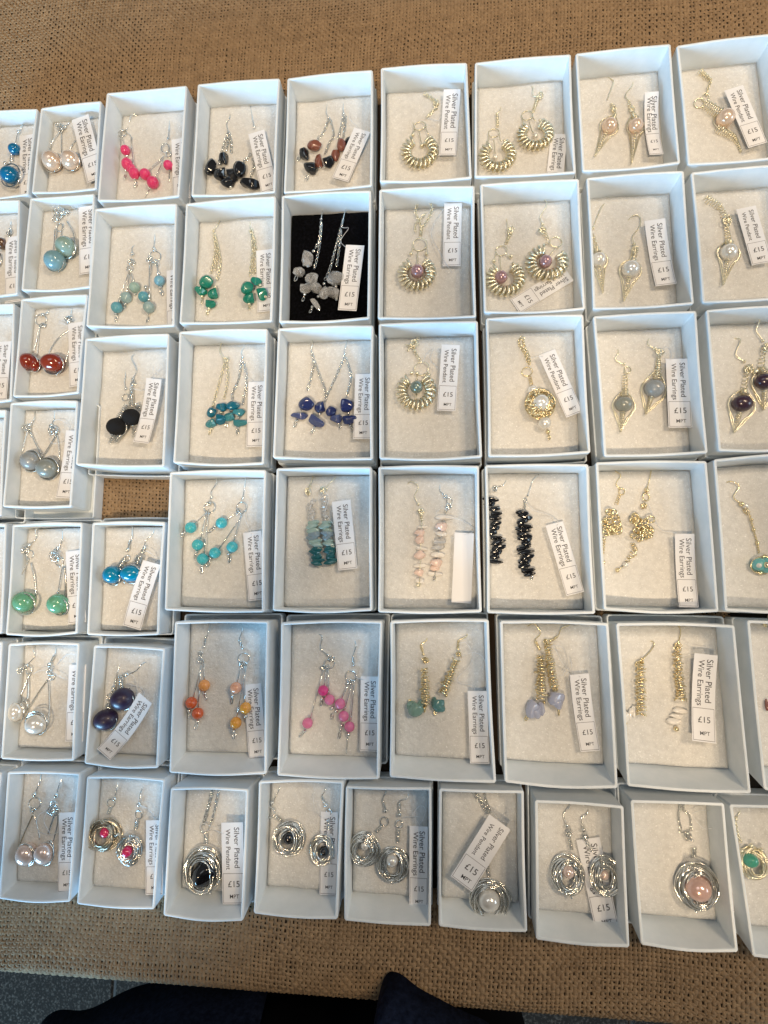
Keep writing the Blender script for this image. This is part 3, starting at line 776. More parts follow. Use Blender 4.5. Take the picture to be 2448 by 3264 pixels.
# 1H
def leaf(e, top, c, r, m, tail, gap=.5, metal=None, neck=None, tw=12, ry=None, lw=1.0):
    """pearl or stone held in a leaf of wire with a wrapped tail"""
    if neck: e.coil(neck[0], neck[1], top[0], top[1], 10, 15, 6, jit=.15)
    dx, dy = tail[0] - c[0], tail[1] - c[1]; l = math.hypot(dx, dy); dx /= l; dy /= l; sx, sy = -dy, dx
    w_ = r * 1.10 * lw
    for sgn in (-1, 1):
        e.wire(top, (c[0] + sx * w_ * sgn * .9 - dx * r * .5, c[1] + sy * w_ * sgn * .9 - dy * r * .5), (c[0] + sx * w_ * sgn + dx * r * .5, c[1] + sy * w_ * sgn + dy * r * .5), (c[0] + sx * w_ * sgn * .42 + dx * r * 1.5, c[1] + sy * w_ * sgn * .42 + dy * r * 1.5), tail, z=.0022, r=e.wr * .95, name='leaf_wire', zs=(.002, .003, .002, .0014, .0012))
        e.wire(top, (c[0] + sx * w_ * sgn * 1.12, c[1] + sy * w_ * sgn * 1.12), (c[0] + sx * w_ * sgn * .6 + dx * r * 1.5, c[1] + sy * w_ * sgn * .6 + dy * r * 1.5), tail, z=.001, r=e.wr * .85, name='leaf_wire')
    e.bead(c[0], c[1], r, m, ry or r, z=.0034)
    e.coil(c[0] + dx * r * .85, c[1] + dy * r * .85, tail[0], tail[1], tw, 4.5, 11, z=.0030, jit=.06)
    e.coil(top[0], top[1], c[0] - dx * r * .8, c[1] - dy * r * .8, 15, 22, 5, z=.0032, jit=.1)
use('1d')
e = ear('1H', 'peach pearl earring in a wire leaf, top row, farther from its price tag', 'champ', wire_r=.00045)
e.hook((355, 378), (398, 410), (365, 510), (350, 555), ball=False); leaf(e, (410, 680), (365, 770), 64, 'pearl_peach', (245, 1020), neck=(380, 595)); e.knot(395, 640, 24); e.ball(388, 602, 14)
e = ear('1H', 'peach pearl earring in a wire leaf, top row, touching its price tag', 'champ', wire_r=.00045)
e.hook((555, 388), (552, 440), (495, 520), (525, 570)); leaf(e, (555, 670), (580, 772), 62, 'pearl_peach', (545, 1082), neck=(522, 585)); e.knot(545, 640, 22)
tag('1H', 'topmost pearl leaf earrings', (700, 522), (738, 1030), 118, z=.004, curl=.003, bow=-.0008)
e = pend('1I', 'pale wire pendant holding one peach pearl slantwise, in the end box of the top row', 'champ', wire_r=.00048)
e.coil(1100, 330, 1195, 405, 22, 18, 7, jit=.2); e.chain((1110, 330), (1190, 400), (1170, 460), (1160, 520), link=24); e.ring(1100, 585, 44, 40); e.ring(1150, 540, 30, 34); e.coil(1140, 590, 1270, 675, 30, 40, 9, jit=.15); e.bead(1312, 710, 76, 'pearl_peach', z=.0042); e.coil(1245, 790, 1400, 880, 30, 22, 10, jit=.15); e.coil(1380, 860, 1440, 985, 16, 7, 8, jit=.1); e.wire((1230, 680), (1215, 740), (1260, 800)); e.wire((1320, 790), (1400, 860), (1435, 985))
tag('1I', 'slanting pearl pendant', (1378, 462), (1575, 930), 168, 'P', z=.0062)
# row 2
use('1a')
e = ear('2A', 'brown bead earring mostly hidden in a cut-off box')
e.hook((78, 930), (72, 965), (68, 1000)); e.knot(62, 1025, 16); e.wire((60, 1035), (45, 1080), (10, 1120)); e.bead(12, 1092, 36, 'bead_brown'); e.frame(-5, 1200, 16, 42)
tag('2A', 'half hidden brown bead earring', (92, 1045), (88, 1480), 112, z=.0045)
e = ear('2B', 'pale aqua bead earring in a round wire frame, nearer its price tag')
e.hook((455, 872), (440, 895), (410, 905)); e.knot(405, 895, 28); e.knot(440, 885, 14, 3); e.wire((440, 940), (480, 1010), (498, 1075)); e.wire((415, 965), (400, 1050), (372, 1100)); e.bead(435, 1112, 62, 'bead_celadon'); e.frame(435, 1120, 68, 60); e.frame(440, 1122, 72, 62, 20); e.wire((410, 1080), (440, 1085), (450, 1120), (420, 1150))
e = ear('2B', 'blue aqua bead earring with long wires, farther from its price tag')
e.hook((345, 870), (365, 900), (378, 925)); e.knot(375, 935, 26, 2); e.ring(395, 985, 22, 26); e.wire((362, 1000), (358, 1090), (338, 1210)); e.wire((378, 1000), (372, 1100), (385, 1190)); e.bead(362, 1205, 63, 'bead_aqua'); e.frame(362, 1215, 66, 55, 8); e.wire((385, 1180), (395, 1230), (375, 1260))
tag('2B', 'pale aqua bead earrings', (578, 845), (585, 1290), 122, string=((345, 905), (350, 845), (430, 820), (500, 868), (520, 850)))
use('2b')
e = ear('2C', 'blue bead earring with a jump ring and a bead hung high, nearer its price tag')
e.hook((405, 282), (400, 340), (394, 398)); e.ball(400, 410, 12); e.ring(400, 452, 40, 38); e.pin(367, 468, 364, 735); e.knot(368, 462, 16); e.wire((385, 485), (378, 540), (372, 575)); e.wire((405, 490), (415, 510), (424, 560)); e.knot(410, 492, 16, 2); e.pin(345, 650, 335, 690)
for x, y, r, m in ((328, 718, 35, 'bead_skyblue'), (362, 787, 37, 'bead_paleblue'), (432, 612, 34, 'bead_denim')): e.bead(x, y, r, m)
for x, y in ((343, 655), (362, 738), (425, 565), (438, 656), (358, 828)): e.ball(x, y, 13)
e.loop(354, 868, 8, 20, -.2); e.loop(446, 690, 7, 18, .4)
e = ear('2C', 'blue bead earring with three pins fanned out, farther from its price tag')
e.hook((290, 368), (252, 392), (255, 440)); e.ball(252, 436, 13); e.knot(250, 490, 18); e.knot(238, 530, 16, 2); e.pin(232, 550, 160, 745); e.pin(238, 560, 215, 690); e.pin(245, 560, 262, 620)
for x, y, r, m in ((150, 788, 36, 'bead_skyblue'), (212, 722, 36, 'bead_paleblue'), (268, 656, 35, 'bead_palegreen')): e.bead(x, y, r, m)
for x, y in ((168, 748), (140, 830), (255, 617), (274, 700), (205, 765)): e.ball(x, y, 12)
e.loop(145, 858, 8, 20, -.2); e.loop(204, 785, 7, 15)
tag('2C', 'pale blue bead earrings', (536, 540), (540, 970), 118, string=())
e = ear('2D', 'green stone chip earring with long chains, farther from its price tag', 'champ')
e.hook((830, 215), (815, 245), (790, 280)); e.chain((788, 296), (800, 420), (772, 560)); e.chain((796, 300), (815, 430), (800, 540)); e.chain((800, 310), (835, 480), (812, 610))
for a in ((745, 613, 42, 42, 20), (706, 678, 43, 30, 25), (790, 695, 38, 34, 0), (768, 762, 37, 28, 10)): e.chip(a[0], a[1], a[2], a[3], 'chip_turquoise', a[4])
for x, y in ((738, 660), (712, 715), (772, 722), (758, 797), (800, 655)): e.ball(x, y, 12)
e.loop(712, 745, 6, 18); e.loop(748, 820, 7, 16, -.4)
e = ear('2D', 'green stone chip earring lying over its price tag', 'champ')
e.hook((1036, 212), (1030, 250), (1042, 275)); e.knot(1042, 290, 12); e.chain((1040, 300), (1045, 420), (1028, 580)); e.chain((1050, 300), (1055, 430), (1050, 570)); e.chain((1055, 310), (1075, 450), (1068, 560))
for a in ((1012, 653, 40, 42, 0), (1072, 613, 36, 30, 15), (1028, 726, 43, 34, 5), (1108, 692, 33, 50, -15)): e.chip(a[0], a[1], a[2], a[3], 'chip_turquoise', a[4], z=.0050)
for x, y in ((1026, 766), (1096, 642), (1132, 716)): e.ball(x, y, 12, .0045)
e.loop(1026, 788, 6, 14)
tag('2D', 'green stone chip earrings', (1128, 408), (1138, 815), 118, z=.0022)
use('2c')
e = ear('2E', 'clear quartz chip earring on black velvet, farther from its price tag')
e.hook((378, 178), (366, 250), (360, 290)); e.chain((360, 305), (350, 420), (322, 480)); e.chain((362, 315), (352, 440), (335, 540), (315, 615))
for a in ((268, 542, 38, 56, -10), (216, 636, 40, 38, 0), (306, 682, 52, 42, 30), (256, 742, 43, 34, 5)): e.chip(a[0], a[1], a[2], a[3], 'quartz', a[4])
for x, y in ((310, 500), (248, 592), (205, 658), (275, 703), (252, 786), (262, 722)): e.ball(x, y, 12)
e.loop(194, 680, 8, 18, -.5); e.loop(242, 816, 7, 18, -.3)
e = ear('2E', 'clear quartz chip earring on black velvet, next to its price tag')
e.hook((530, 190), (512, 260), (495, 340), ball=False); e.coil(505, 290, 492, 345, 8, 8, 6); e.chain((490, 355), (450, 500), (420, 610), (385, 690)); e.chain((492, 365), (480, 480), (462, 595))
for a in ((456, 672, 60, 46, 0), (328, 742, 38, 42, 10), (442, 772, 62, 36, 30), (318, 842, 18, 60, -35), (380, 780, 30, 42, 10)): e.chip(a[0], a[1], a[2], a[3], 'quartz', a[4], z=.0035)
for x, y in ((380, 715), (342, 800), (458, 735), (302, 868), (462, 820)): e.ball(x, y, 12)
e.loop(292, 892, 7, 18, -.4); e.pin(372, 735, 345, 800)
tag('2E', 'clear quartz earrings on the only black pad', (585, 460), (532, 892), 128, z=.0045, string=((495, 340), (515, 345), (540, 350), (490, 430), (530, 480)))
e = pend('2F', 'horseshoe pendant of coiled pale wire with a mauve pearl', 'champ')
e.shoe(992, 662, 128, 124, 0); e.bead(995, 632, 46, 'pearl_mauve', z=.0042); e.ring(1012, 455, 48, 44); e.wire((970, 450), (965, 490), (955, 515)); e.wire((1055, 450), (1058, 490), (1060, 515)); e.ball(953, 515, 13); e.ball(1057, 517, 14); e.wire((995, 505), (998, 550), (996, 590)); e.wire((998, 670), (1000, 700), (1002, 740))
e.chain((1000, 170), (985, 240), (1010, 300), (1022, 345)); e.chain((1045, 160), (1085, 190), (1090, 230), (1065, 290), (1025, 345)); e.chain((985, 370), (985, 320), (1050, 250)); e.coil(1022, 340, 1018, 400, 10, 9, 6)
tag('2F', 'horseshoe pendant with mauve pearl', (1232, 183), (1223, 598), 122, 'P', string=((1168, 222), (1110, 310), (1090, 400), (1140, 500), (1222, 640)))
use('2d')
e = ear('2G', 'horseshoe coil earring with a mauve pearl, against the wall of its box', 'champ')
e.shoe(190, 658, 114, 108, -4); e.bead(170, 636, 38, 'pearl_mauve', z=.004); e.ring(172, 488, 33, 33); e.ball(130, 545, 12); e.ball(225, 520, 12); e.wire((142, 500), (138, 520), (128, 548)); e.wire((200, 500), (210, 515), (228, 525)); e.wire((162, 520), (168, 570), (170, 600)); e.coil(218, 395, 198, 450, 10, 8, 6); e.knot(224, 382, 18); e.hook((195, 298), (206, 340), (212, 365))
e = ear('2G', 'horseshoe coil earring with a mauve pearl, lying over its price tag', 'champ')
e.shoe(420, 568, 122, 114, 25); e.bead(418, 549, 38, 'pearl_mauve', z=.0045); e.ring(476, 440, 36, 32); e.wire((470, 475), (440, 520)); e.wire((445, 455), (430, 445), (420, 440)); e.wire((490, 465), (485, 480)); e.knot(400, 375, 20); e.coil(398, 365, 432, 425, 12, 9, 6, jit=.1); e.hook((400, 192), (426, 230), (388, 300), (402, 342)); e.wire((400, 585), (385, 615))
tag('2G', 'horseshoe earrings with mauve pearls', (548, 618), (248, 800), 104, z=.0010)
e = ear('2H', 'white pearl in a pale wire leaf, earring tucked against the wall of its box', 'champ', wire_r=.00045)
e.hook((758, 218), (728, 250), (682, 362)); leaf(e, (695, 470), (713, 538), 43, 'pearl_white', (738, 722), neck=(675, 395), tw=10)
e = ear('2H', 'white pearl in a pale wire leaf, earring next to its price tag', 'champ', wire_r=.00045)
e.hook((860, 348), (900, 296), (942, 298), (945, 350), (905, 408), (912, 452)); leaf(e, (905, 535), (892, 592), 52, 'pearl_white', (856, 768), neck=(915, 470), tw=11); e.knot(915, 485, 18)
tag('2H', 'white pearl leaf earrings', (1022, 325), (1085, 688), 122, curl=.002)
e = pend('2I', 'pale wire pendant with one white pearl on a twisted chain, in the end box', 'champ', wire_r=.00045)
e.coil(1310, 195, 1400, 245, 18, 20, 7, jit=.2); e.coil(1390, 240, 1425, 320, 14, 14, 6, jit=.2); e.knot(1428, 322, 26); leaf(e, (1438, 430), (1440, 496), 49, 'pearl_white', (1410, 678), neck=(1425, 345), tw=10, lw=1.1)
tag('2I', 'white pearl pendant', (1535, 248), (1625, 560), 118, 'P', z=.0045)
# row 3
use('2a')
tag('3A', '', (22, 600), (-12, 985), 116, z=.004, label='white paper price tag alone in the box cut off by the frame edge')
e = ear('3B', 'red glass bead earring with its hoop seen edge on, farther from its price tag')
e.hook((322, 382), (318, 395), (312, 412)); e.ball(282, 422, 12); e.ring(270, 455, 38, 34); e.knot(285, 492, 14); e.wire((262, 490), (245, 580), (218, 668)); e.wire((265, 492), (255, 590), (245, 690)); e.bead(232, 752, 34, 'bead_red', 44); e.bead(188, 730, 56, 'bead_red', 52, z=.004); e.frame(200, 742, 55, 48, -15); e.frame(235, 755, 36, 44, 20)
e = ear('3B', 'red glass bead earring in a wide wire drop, nearer its price tag')
e.hook((478, 380), (470, 415), (458, 450)); e.knot(462, 452, 20); e.wire((455, 525), (390, 570), (345, 630), (318, 685)); e.wire((462, 530), (458, 640), (425, 765)); e.bead(350, 738, 74, 'bead_red', 58, 4); e.frame(352, 748, 78, 55, 4); e.frame(350, 752, 80, 58, 6)
tag('3B', 'red glass bead earrings', (508, 473), (518, 892), 118, string=((450, 495), (395, 470), (410, 455), (455, 462)))
use('3b')
e = ear('3C', 'matt black lava bead earring, farther from its price tag')
e.hook((312, 322), (312, 370), (305, 402), (312, 455)); e.ring(310, 512, 24, 24); e.coil(318, 560, 270, 650, 14, 24, 8, jit=.1); e.bead(254, 704, 65, 'lava', 56, -10); e.frame(258, 716, 66, 50, -10); e.coil(245, 750, 206, 812, 22, 10, 6, jit=.15); e.coil(280, 755, 245, 812, 22, 10, 6, jit=.15)
e = ear('3C', 'matt black lava bead earring, partly under its price tag')
e.hook((380, 222), (352, 250), (384, 330), (360, 388)); e.knot(362, 420, 16); e.coil(352, 450, 350, 575, 13, 16, 12, jit=.05); e.bead(350, 642, 57, 'lava', 55); e.coil(372, 700, 372, 770, 22, 12, 6, jit=.15); e.coil(385, 560, 405, 590, 20, 10, 4, jit=.2)
tag('3C', 'matt black lava bead earrings', (500, 388), (412, 812), 106, z=.0065, bow=.0016, string=(((495, 305), (494, 350), (496, 392)), ((540, 320), (515, 345), (498, 370)), ((362, 455), (420, 465), (470, 440), (470, 410))))
e = ear('3D', 'teal blue chip earring on gold toned chains, farther from its price tag', 'champ')
e.hook((945, 152), (935, 205), (962, 252)); e.knot(980, 262, 12); e.chain((970, 272), (935, 400), (888, 562)); e.chain((982, 275), (985, 400), (962, 520))
for a in ((880, 606, 30, 32, 0, 'chip_apatite'), (950, 573, 38, 32, 0, 'chip_apatite'), (880, 682, 40, 27, -10, 'chip_apatite_pale'), (940, 652, 36, 40, 10, 'chip_apatite')): e.chip(a[0], a[1], a[2], a[3], a[5], a[4])
for x, y in ((880, 640), (945, 612), (878, 718), (890, 565)): e.ball(x, y, 11)
e.loop(868, 742, 8, 16, -.4); e.loop(942, 680, 5, 12)
e = ear('3D', 'teal blue chip earring on silver chains, nearer its price tag')
e.hook((1105, 165), (1078, 210), (1085, 246)); e.chain((1080, 265), (1060, 390), (1020, 480), (1018, 525)); e.chain((1095, 280), (1112, 400), (1085, 560))
for a in ((1020, 562, 45, 28, 5, 'chip_apatite'), (1062, 608, 42, 27, 0, 'chip_apatite_pale'), (1000, 640, 44, 28, -5, 'chip_apatite_pale'), (1066, 677, 50, 25, 0, 'chip_apatite_pale')): e.chip(a[0], a[1], a[2], a[3], a[5], a[4])
for x, y in ((1005, 598), (1062, 642), (990, 668), (1052, 712)): e.ball(x, y, 11)
e.loop(980, 695, 6, 16, -.4); e.loop(1052, 738, 8, 16, .1)
tag('3D', 'teal blue chip earrings', (1180, 408), (1168, 838), 118, string=((1105, 310), (1112, 370), (1150, 400), (1170, 425)))
use('3c')
e = ear('3E', 'dark blue chip earring with chains parted, farther from its price tag')
e.hook((302, 165), (302, 200), (295, 240), (300, 262)); e.ball(310, 322, 14); e.chain((302, 270), (312, 330), (288, 440), (268, 505)); e.chain((315, 310), (355, 420), (385, 500), (392, 575))
for a in ((265, 590, 48, 45, 20, 'chip_lapis'), (220, 673, 58, 26, 5, 'chip_sodalite'), (357, 617, 40, 38, 0, 'chip_lapis'), (328, 707, 60, 36, 32, 'chip_sodalite')): e.chip(a[0], a[1], a[2], a[3], a[5], a[4])
for x, y in ((228, 630), (198, 705), (350, 662), (315, 752)): e.ball(x, y, 12)
e.loop(188, 732, 8, 18, -.3); e.loop(306, 775, 7, 15, -.4)
e = ear('3E', 'dark blue chip earring with a square block bead, nearer its price tag')
e.hook((530, 178), (522, 220), (515, 245), (517, 266)); e.chain((515, 280), (470, 390), (400, 545)); e.chain((525, 290), (555, 390), (552, 460), (530, 545))
e.chip(425, 640, 33, 34, 'chip_lapis'); e.chip(463, 692, 42, 33, 'chip_sodalite'); e.chip(533, 609, 40, 44, 'chip_lapis', 0, block=True); e.chip(545, 696, 50, 34, 'chip_lapis', -5)
for x, y in ((450, 658), (478, 728), (540, 660), (552, 742)): e.ball(x, y, 12)
e.loop(486, 745, 6, 14); e.loop(565, 768, 6, 16)
tag('3E', 'dark blue chip earrings', (645, 398), (632, 828), 124, z=.0045)
e = pend('3F', 'horseshoe pendant of coiled pale wire with a grey green pearl', 'champ')
e.shoe(987, 522, 136, 138, -2); e.bead(990, 485, 44, 'pearl_teal', z=.0045); e.ring(1025, 362, 48, 46); e.ball(958, 393, 13); e.ball(1073, 406, 13); e.wire((975, 345), (978, 370)); e.wire((1068, 355), (1065, 380), (1072, 400)); e.ball(995, 395, 14); e.wire((990, 520), (985, 585)); e.wire((995, 405), (993, 445))
e.chain((1010, 160), (970, 185), (930, 245)); e.chain((985, 170), (975, 215), (980, 245)); e.chain((920, 205), (960, 220), (978, 230)); e.knot(975, 195, 24); e.coil(972, 240, 1012, 308, 10, 9, 7, jit=.05)
tag('3F', 'horseshoe pendant with grey green pearl', (1217, 206), (1187, 642), 126, 'P', z=.0045, string=((1030, 320), (1060, 260), (1100, 235), (1080, 300), (1130, 360)))
use('3d')
e = pend('3G', 'round ball pendant knitted from pale wire with white pearls', 'gold')
e.chain((285, 180), (270, 215), (300, 270), (325, 335)); e.chain((292, 185), (300, 235), (325, 290), (330, 335)); e.ring(315, 376, 30, 26); e.coil(330, 405, 340, 450, 9, 9, 5)
g_ = np.random.default_rng(5); cc = e.q(388, 556, .0052); ra = e.px(388, 556, 90); pp = []
for i in range(40):
    n_ = g_.normal(0, 1, 3); n_ /= np.linalg.norm(n_); a_ = np.cross(n_, [0, 0, 1.0]); a_ /= np.linalg.norm(a_); b2 = np.cross(n_, a_); tt = np.linspace(0, 2 * math.pi, 22)
    pp.append(np.array(cc) + (np.outer(np.cos(tt), a_) + np.outer(np.sin(tt), b2)) * np.array([ra, ra * 1.08, .0046]) * g_.uniform(.8, 1))
e.mesh('knitted_ball', *tube(np.vstack(pp), e.wr, 5)); e.bead(388, 556, 60, 'pearl_white', z=.0036)
for i in range(60):
    th = g_.uniform(0, 6.28); rr = 78 * math.sqrt(g_.uniform(0, 1)); e.ball(388 + rr * math.cos(th), 556 + rr * 1.1 * math.sin(th), 8, .0052 + .004 * math.sqrt(max(0, 1 - (rr / 88) ** 2)))
e.bead(345, 478, 28, 'pearl_white'); e.bead(413, 663, 39, 'pearl_white', z=.0042); e.ball(432, 712, 13); e.loop(438, 742, 7, 14)
tag('3G', 'knitted wire ball pendant', (425, 268), (580, 615), 104, 'P', z=.0050, string=((330, 300), (370, 292), (405, 290)))
e = ear('3H', 'grey stone in a pale wire leaf, earring farther from its price tag', 'champ', wire_r=.00045)
e.hook((780, 236), (826, 262), (808, 308), (856, 334)); e.ring(876, 366, 17, 22); leaf(e, (862, 470), (855, 558), 52, 'stone_greygold', (838, 712), neck=(862, 385), tw=13, ry=47)
e = ear('3H', 'grey stone in a pale wire leaf, earring touching its price tag', 'champ', wire_r=.00045)
e.hook((1002, 172), (988, 222), (1026, 246)); e.knot(1050, 268, 22); leaf(e, (1045, 355), (1024, 470), 58, 'stone_grey', (978, 612), neck=(1050, 290), tw=13, ry=55)
tag('3H', 'grey stone leaf earrings', (1152, 304), (1170, 688), 136, z=.0045, string=((1060, 260), (1100, 240), (1120, 280), (1115, 310)))
e = ear('3I', 'dark plum bead in a pale wire leaf, earring farther from the frame edge', 'champ', wire_r=.00045)
e.hook((1440, 190), (1505, 198), (1480, 280), (1528, 318)); leaf(e, (1525, 470), (1515, 553), 63, 'bead_plum', (1472, 715), neck=(1545, 345), tw=13, ry=50); e.knot(1550, 360, 22)
e = ear('3I', 'dark plum bead in a pale wire leaf, earring cut by the frame edge', 'champ', wire_r=.00045)
e.hook((1555, 68), (1612, 85), (1595, 145), (1632, 202)); leaf(e, (1620, 350), (1642, 430), 63, 'bead_plum', (1636, 588), neck=(1642, 225), tw=13, ry=48); e.knot(1645, 240, 24); e.ball(1590, 375, 20)
# row 4
use('3a')
e = ear('4B', 'grey disc earring in a silver rim, farther from its price tag')
e.hook((232, 172), (226, 218), (198, 256)); e.ball(192, 262, 14); e.ring(165, 276, 20, 20); e.knot(185, 280, 14); e.wire((185, 292), (160, 370), (145, 445)); e.wire((195, 295), (212, 330), (240, 390), (272, 445)); e.wire((196, 300), (212, 335), r=.0008)
e.bead(207, 496, 65, 'stone_grey', 62, z=.0022); e.frame(206, 498, 70, 66, z=.0030); e.frame(206, 500, 73, 68, 4, z=.0016)
e = ear('4B', 'grey disc earring in a silver rim, nearer its price tag')
e.hook((362, 160), (358, 215), (340, 258)); e.ball(338, 264, 14); e.knot(352, 292, 26); e.ball(375, 300, 13); e.wire((372, 325), (320, 410), (262, 492), r=.0006); e.wire((378, 325), (390, 400), (392, 500))
e.bead(318, 546, 72, 'stone_greygold', 64, z=.0030); e.frame(316, 548, 80, 68, z=.0036); e.frame(316, 550, 83, 70, 4, z=.0022)
tag('4B', 'grey disc earrings', (492, 296), (425, 742), 116, z=.004, bow=.001, string=((350, 230), (400, 225), (460, 275), (430, 360), (350, 380), (325, 330), (350, 300)))
use('4b')
e = ear('4D', 'turquoise bead earring with three long pins, farther from its price tag')
e.hook((385, 102), (396, 140), (360, 200), (360, 242)); e.ring(348, 306, 39, 38); e.knot(345, 280, 12); e.pin(320, 345, 250, 412); e.pin(330, 325, 290, 515); e.pin(342, 318, 314, 610)
for x, y in ((224, 439), (270, 553), (302, 646)): e.bead(x, y, 38, 'bead_turq')
for x, y in ((190, 469), (262, 600), (299, 692)): e.ball(x, y, 13)
e.loop(162, 490, 9, 20, -.9); e.loop(252, 630, 7, 18); e.loop(295, 722, 7, 18)
e = ear('4D', 'turquoise bead earring with three long pins, nearer its price tag')
e.hook((588, 102), (580, 168), (568, 246)); e.ring(560, 308, 36, 38); e.ball(580, 330, 11); e.knot(540, 330, 14); e.wire((530, 335), (500, 360), (462, 388)); e.pin(562, 362, 412, 578); e.pin(560, 345, 508, 530)
for x, y in ((427, 408), (384, 606), (498, 567)): e.bead(x, y, 38, 'bead_turq')
for x, y in ((382, 433), (350, 645), (478, 611)): e.ball(x, y, 13)
e.loop(356, 458, 8, 20, -.9); e.loop(338, 680, 8, 20, -.3); e.loop(480, 648, 9, 22, .1)
tag('4D', 'speckled turquoise bead earrings', (630, 467), (668, 918), 126, string=((575, 330), (585, 390), (610, 440), (625, 490)))
e = ear('4E', 'stacked chip earring, clear to dark teal, farther from its price tag', 'champ')
def stack(e, a, b_, spec, mats, w_, h_, seed=1, jx=6):
    g = np.random.default_rng(seed); n = spec
    for i in range(n):
        t_ = (i + .5) / n; x = a[0] + (b_[0] - a[0]) * t_ + g.normal(0, jx); y = a[1] + (b_[1] - a[1]) * t_
        m = mats[min(int(t_ * len(mats)), len(mats) - 1)]
        e.chip(x, y, w_ * g.uniform(.8, 1.2), h_ * g.uniform(.85, 1.2), m, g.uniform(-16, 16), z=.0034)
    e.pin(a[0], a[1], b_[0], b_[1])
e.hook((1032, 98), (1024, 130), (1012, 160)); e.knot(1000, 205, 22); e.ball(1000, 190, 12); stack(e, (1012, 262), (1030, 395), 8, ['chip_clear'], 20, 14, 3); stack(e, (1035, 395), (1062, 690), 12, ['chip_paleaqua', 'chip_paleaqua', 'chip_greyblue', 'chip_paleaqua', 'chip_teal', 'chip_teal', 'chip_teal'], 40, 20, 4); e.ball(1075, 692, 10)
e = ear('4E', 'stacked chip earring shading from clear to dark teal, nearer its price tag', 'champ')
e.hook((1182, 106), (1150, 140), (1102, 185)); e.knot(1095, 190, 20); stack(e, (1105, 230), (1120, 395), 8, ['chip_clear'], 16, 12, 5); stack(e, (1115, 395), (1155, 680), 12, ['chip_paleaqua', 'chip_paleaqua', 'chip_greyblue', 'chip_paleaqua', 'chip_teal', 'chip_teal', 'chip_teal'], 38, 20, 6); e.ball(1158, 680, 10)
tag('4E', 'clear to teal chip earrings', (1218, 262), (1262, 716), 130, z=.0055, string=(((1100, 200), (1070, 250), (1095, 320), (1115, 350), (1170, 420)), ((1110, 195), (1135, 250), (1112, 330))))
use('4c')
e = ear('4F', 'pale pink chip and white shell earring, farther from its price tag', 'champ')
e.hook((400, 200), (432, 155), (485, 190), (460, 252), (486, 306)); e.knot(502, 350, 18); e.coil(500, 370, 506, 412, 8, 8, 4); e.ball(506, 408, 11)
for x, y, w_, h_, m, r in ((510, 455, 36, 11, 'shell_white', 0), (495, 492, 36, 26, 'chip_rose', 0), (498, 540, 34, 28, 'chip_rose', 5), (505, 598, 40, 17, 'shell_white', 10), (495, 645, 36, 28, 'chip_rose', 0), (495, 709, 44, 15, 'shell_white', 0), (490, 755, 34, 26, 'chip_rose', 0), (500, 815, 36, 18, 'shell_white', 20)): e.chip(x, y, w_, h_, m, r)
e.ball(482, 838, 17); e.pin(505, 415, 492, 835)
e = ear('4F', 'pale pink chip and white shell earring, next to the blank tag')
e.hook((628, 142), (628, 212), (665, 252)); e.ball(665, 255, 15); e.ring(690, 285, 18, 24); e.knot(685, 320, 16); e.coil(680, 320, 662, 362, 8, 8, 4)
for x, y, w_, h_, m, r in ((655, 389, 60, 17, 'shell_white', 4), (640, 450, 42, 34, 'chip_rose', 0), (645, 503, 44, 18, 'shell_white', 15), (622, 552, 42, 28, 'chip_clear', 0), (618, 590, 40, 22, 'chip_clear', 0), (612, 636, 47, 20, 'shell_white', 8), (605, 690, 44, 30, 'chip_rose', 0), (598, 725, 36, 22, 'chip_rose', 0), (590, 765, 52, 19, 'shell_white', 6)): e.chip(x, y, w_, h_, m, r)
e.pin(662, 362, 590, 790); e.loop(590, 798, 8, 12)
tag('4F', '', (788, 495), (768, 958), 134, 'blank', z=.0045, string=(((665, 390), (750, 405), (820, 440), (850, 480), (790, 510)), ((600, 360), (640, 330), (690, 345))), label='blank white tag turned face down beside the pink and white earrings')
e = ear('4G', 'stack of glossy black chips hung as an earring, against the wall of its box')
e.hook((1078, 118), (1045, 178), (990, 192)); e.knot(985, 205, 16); stack(e, (980, 255), (1008, 700), 14, ['chip_black'], 44, 17, 8, 11)
e = ear('4G', 'stack of glossy black chips hung as an earring, nearer its price tag')
e.hook((1278, 108), (1240, 150), (1222, 205), (1207, 246)); e.ring(1190, 280, 10, 20); e.coil(1188, 300, 1184, 340, 8, 8, 4); stack(e, (1178, 345), (1212, 785), 15, ['chip_black'], 46, 17, 9, 12); e.loop(1232, 792, 8, 12)
tag('4G', 'glossy black chip earrings', (1382, 432), (1522, 898), 126, z=.004, string=((1195, 295), (1260, 350), (1350, 375), (1405, 420), (1400, 450)))
use('4d')
def curls(e, cx, cy, w_, h_, n, seed, z0=.0018):
    g = np.random.default_rng(seed)
    for i in range(n):
        x = cx + g.uniform(-1, 1) * w_ * .75; y = cy + g.uniform(-1, 1) * h_ * .78
        if ((x - cx) / w_) ** 2 + ((y - cy) / h_) ** 2 > .8: x = (x + cx) / 2; y = (y + cy) / 2
        r = g.uniform(22, 36); th = g.uniform(0, 6.28); tt = np.linspace(0, 1, 26); c = e.q(x, y, z0 + .0035 * i / n); a_ = e.px(x, y, r)
        k = 1 - .55 * tt; ph = th + tt * 8.0
        p = np.column_stack([c.x + a_ * k * np.cos(ph) + a_ * .8 * (tt - .5) * math.cos(th), c.y + a_ * k * np.sin(ph) * .8, c.z + .0008 * np.sin(ph)])
        e.mesh('curl', *tube(p, e.wr * 1.6, 6))
e = ear('4H', 'curled wire filigree earring against the wall of its box', 'gold')
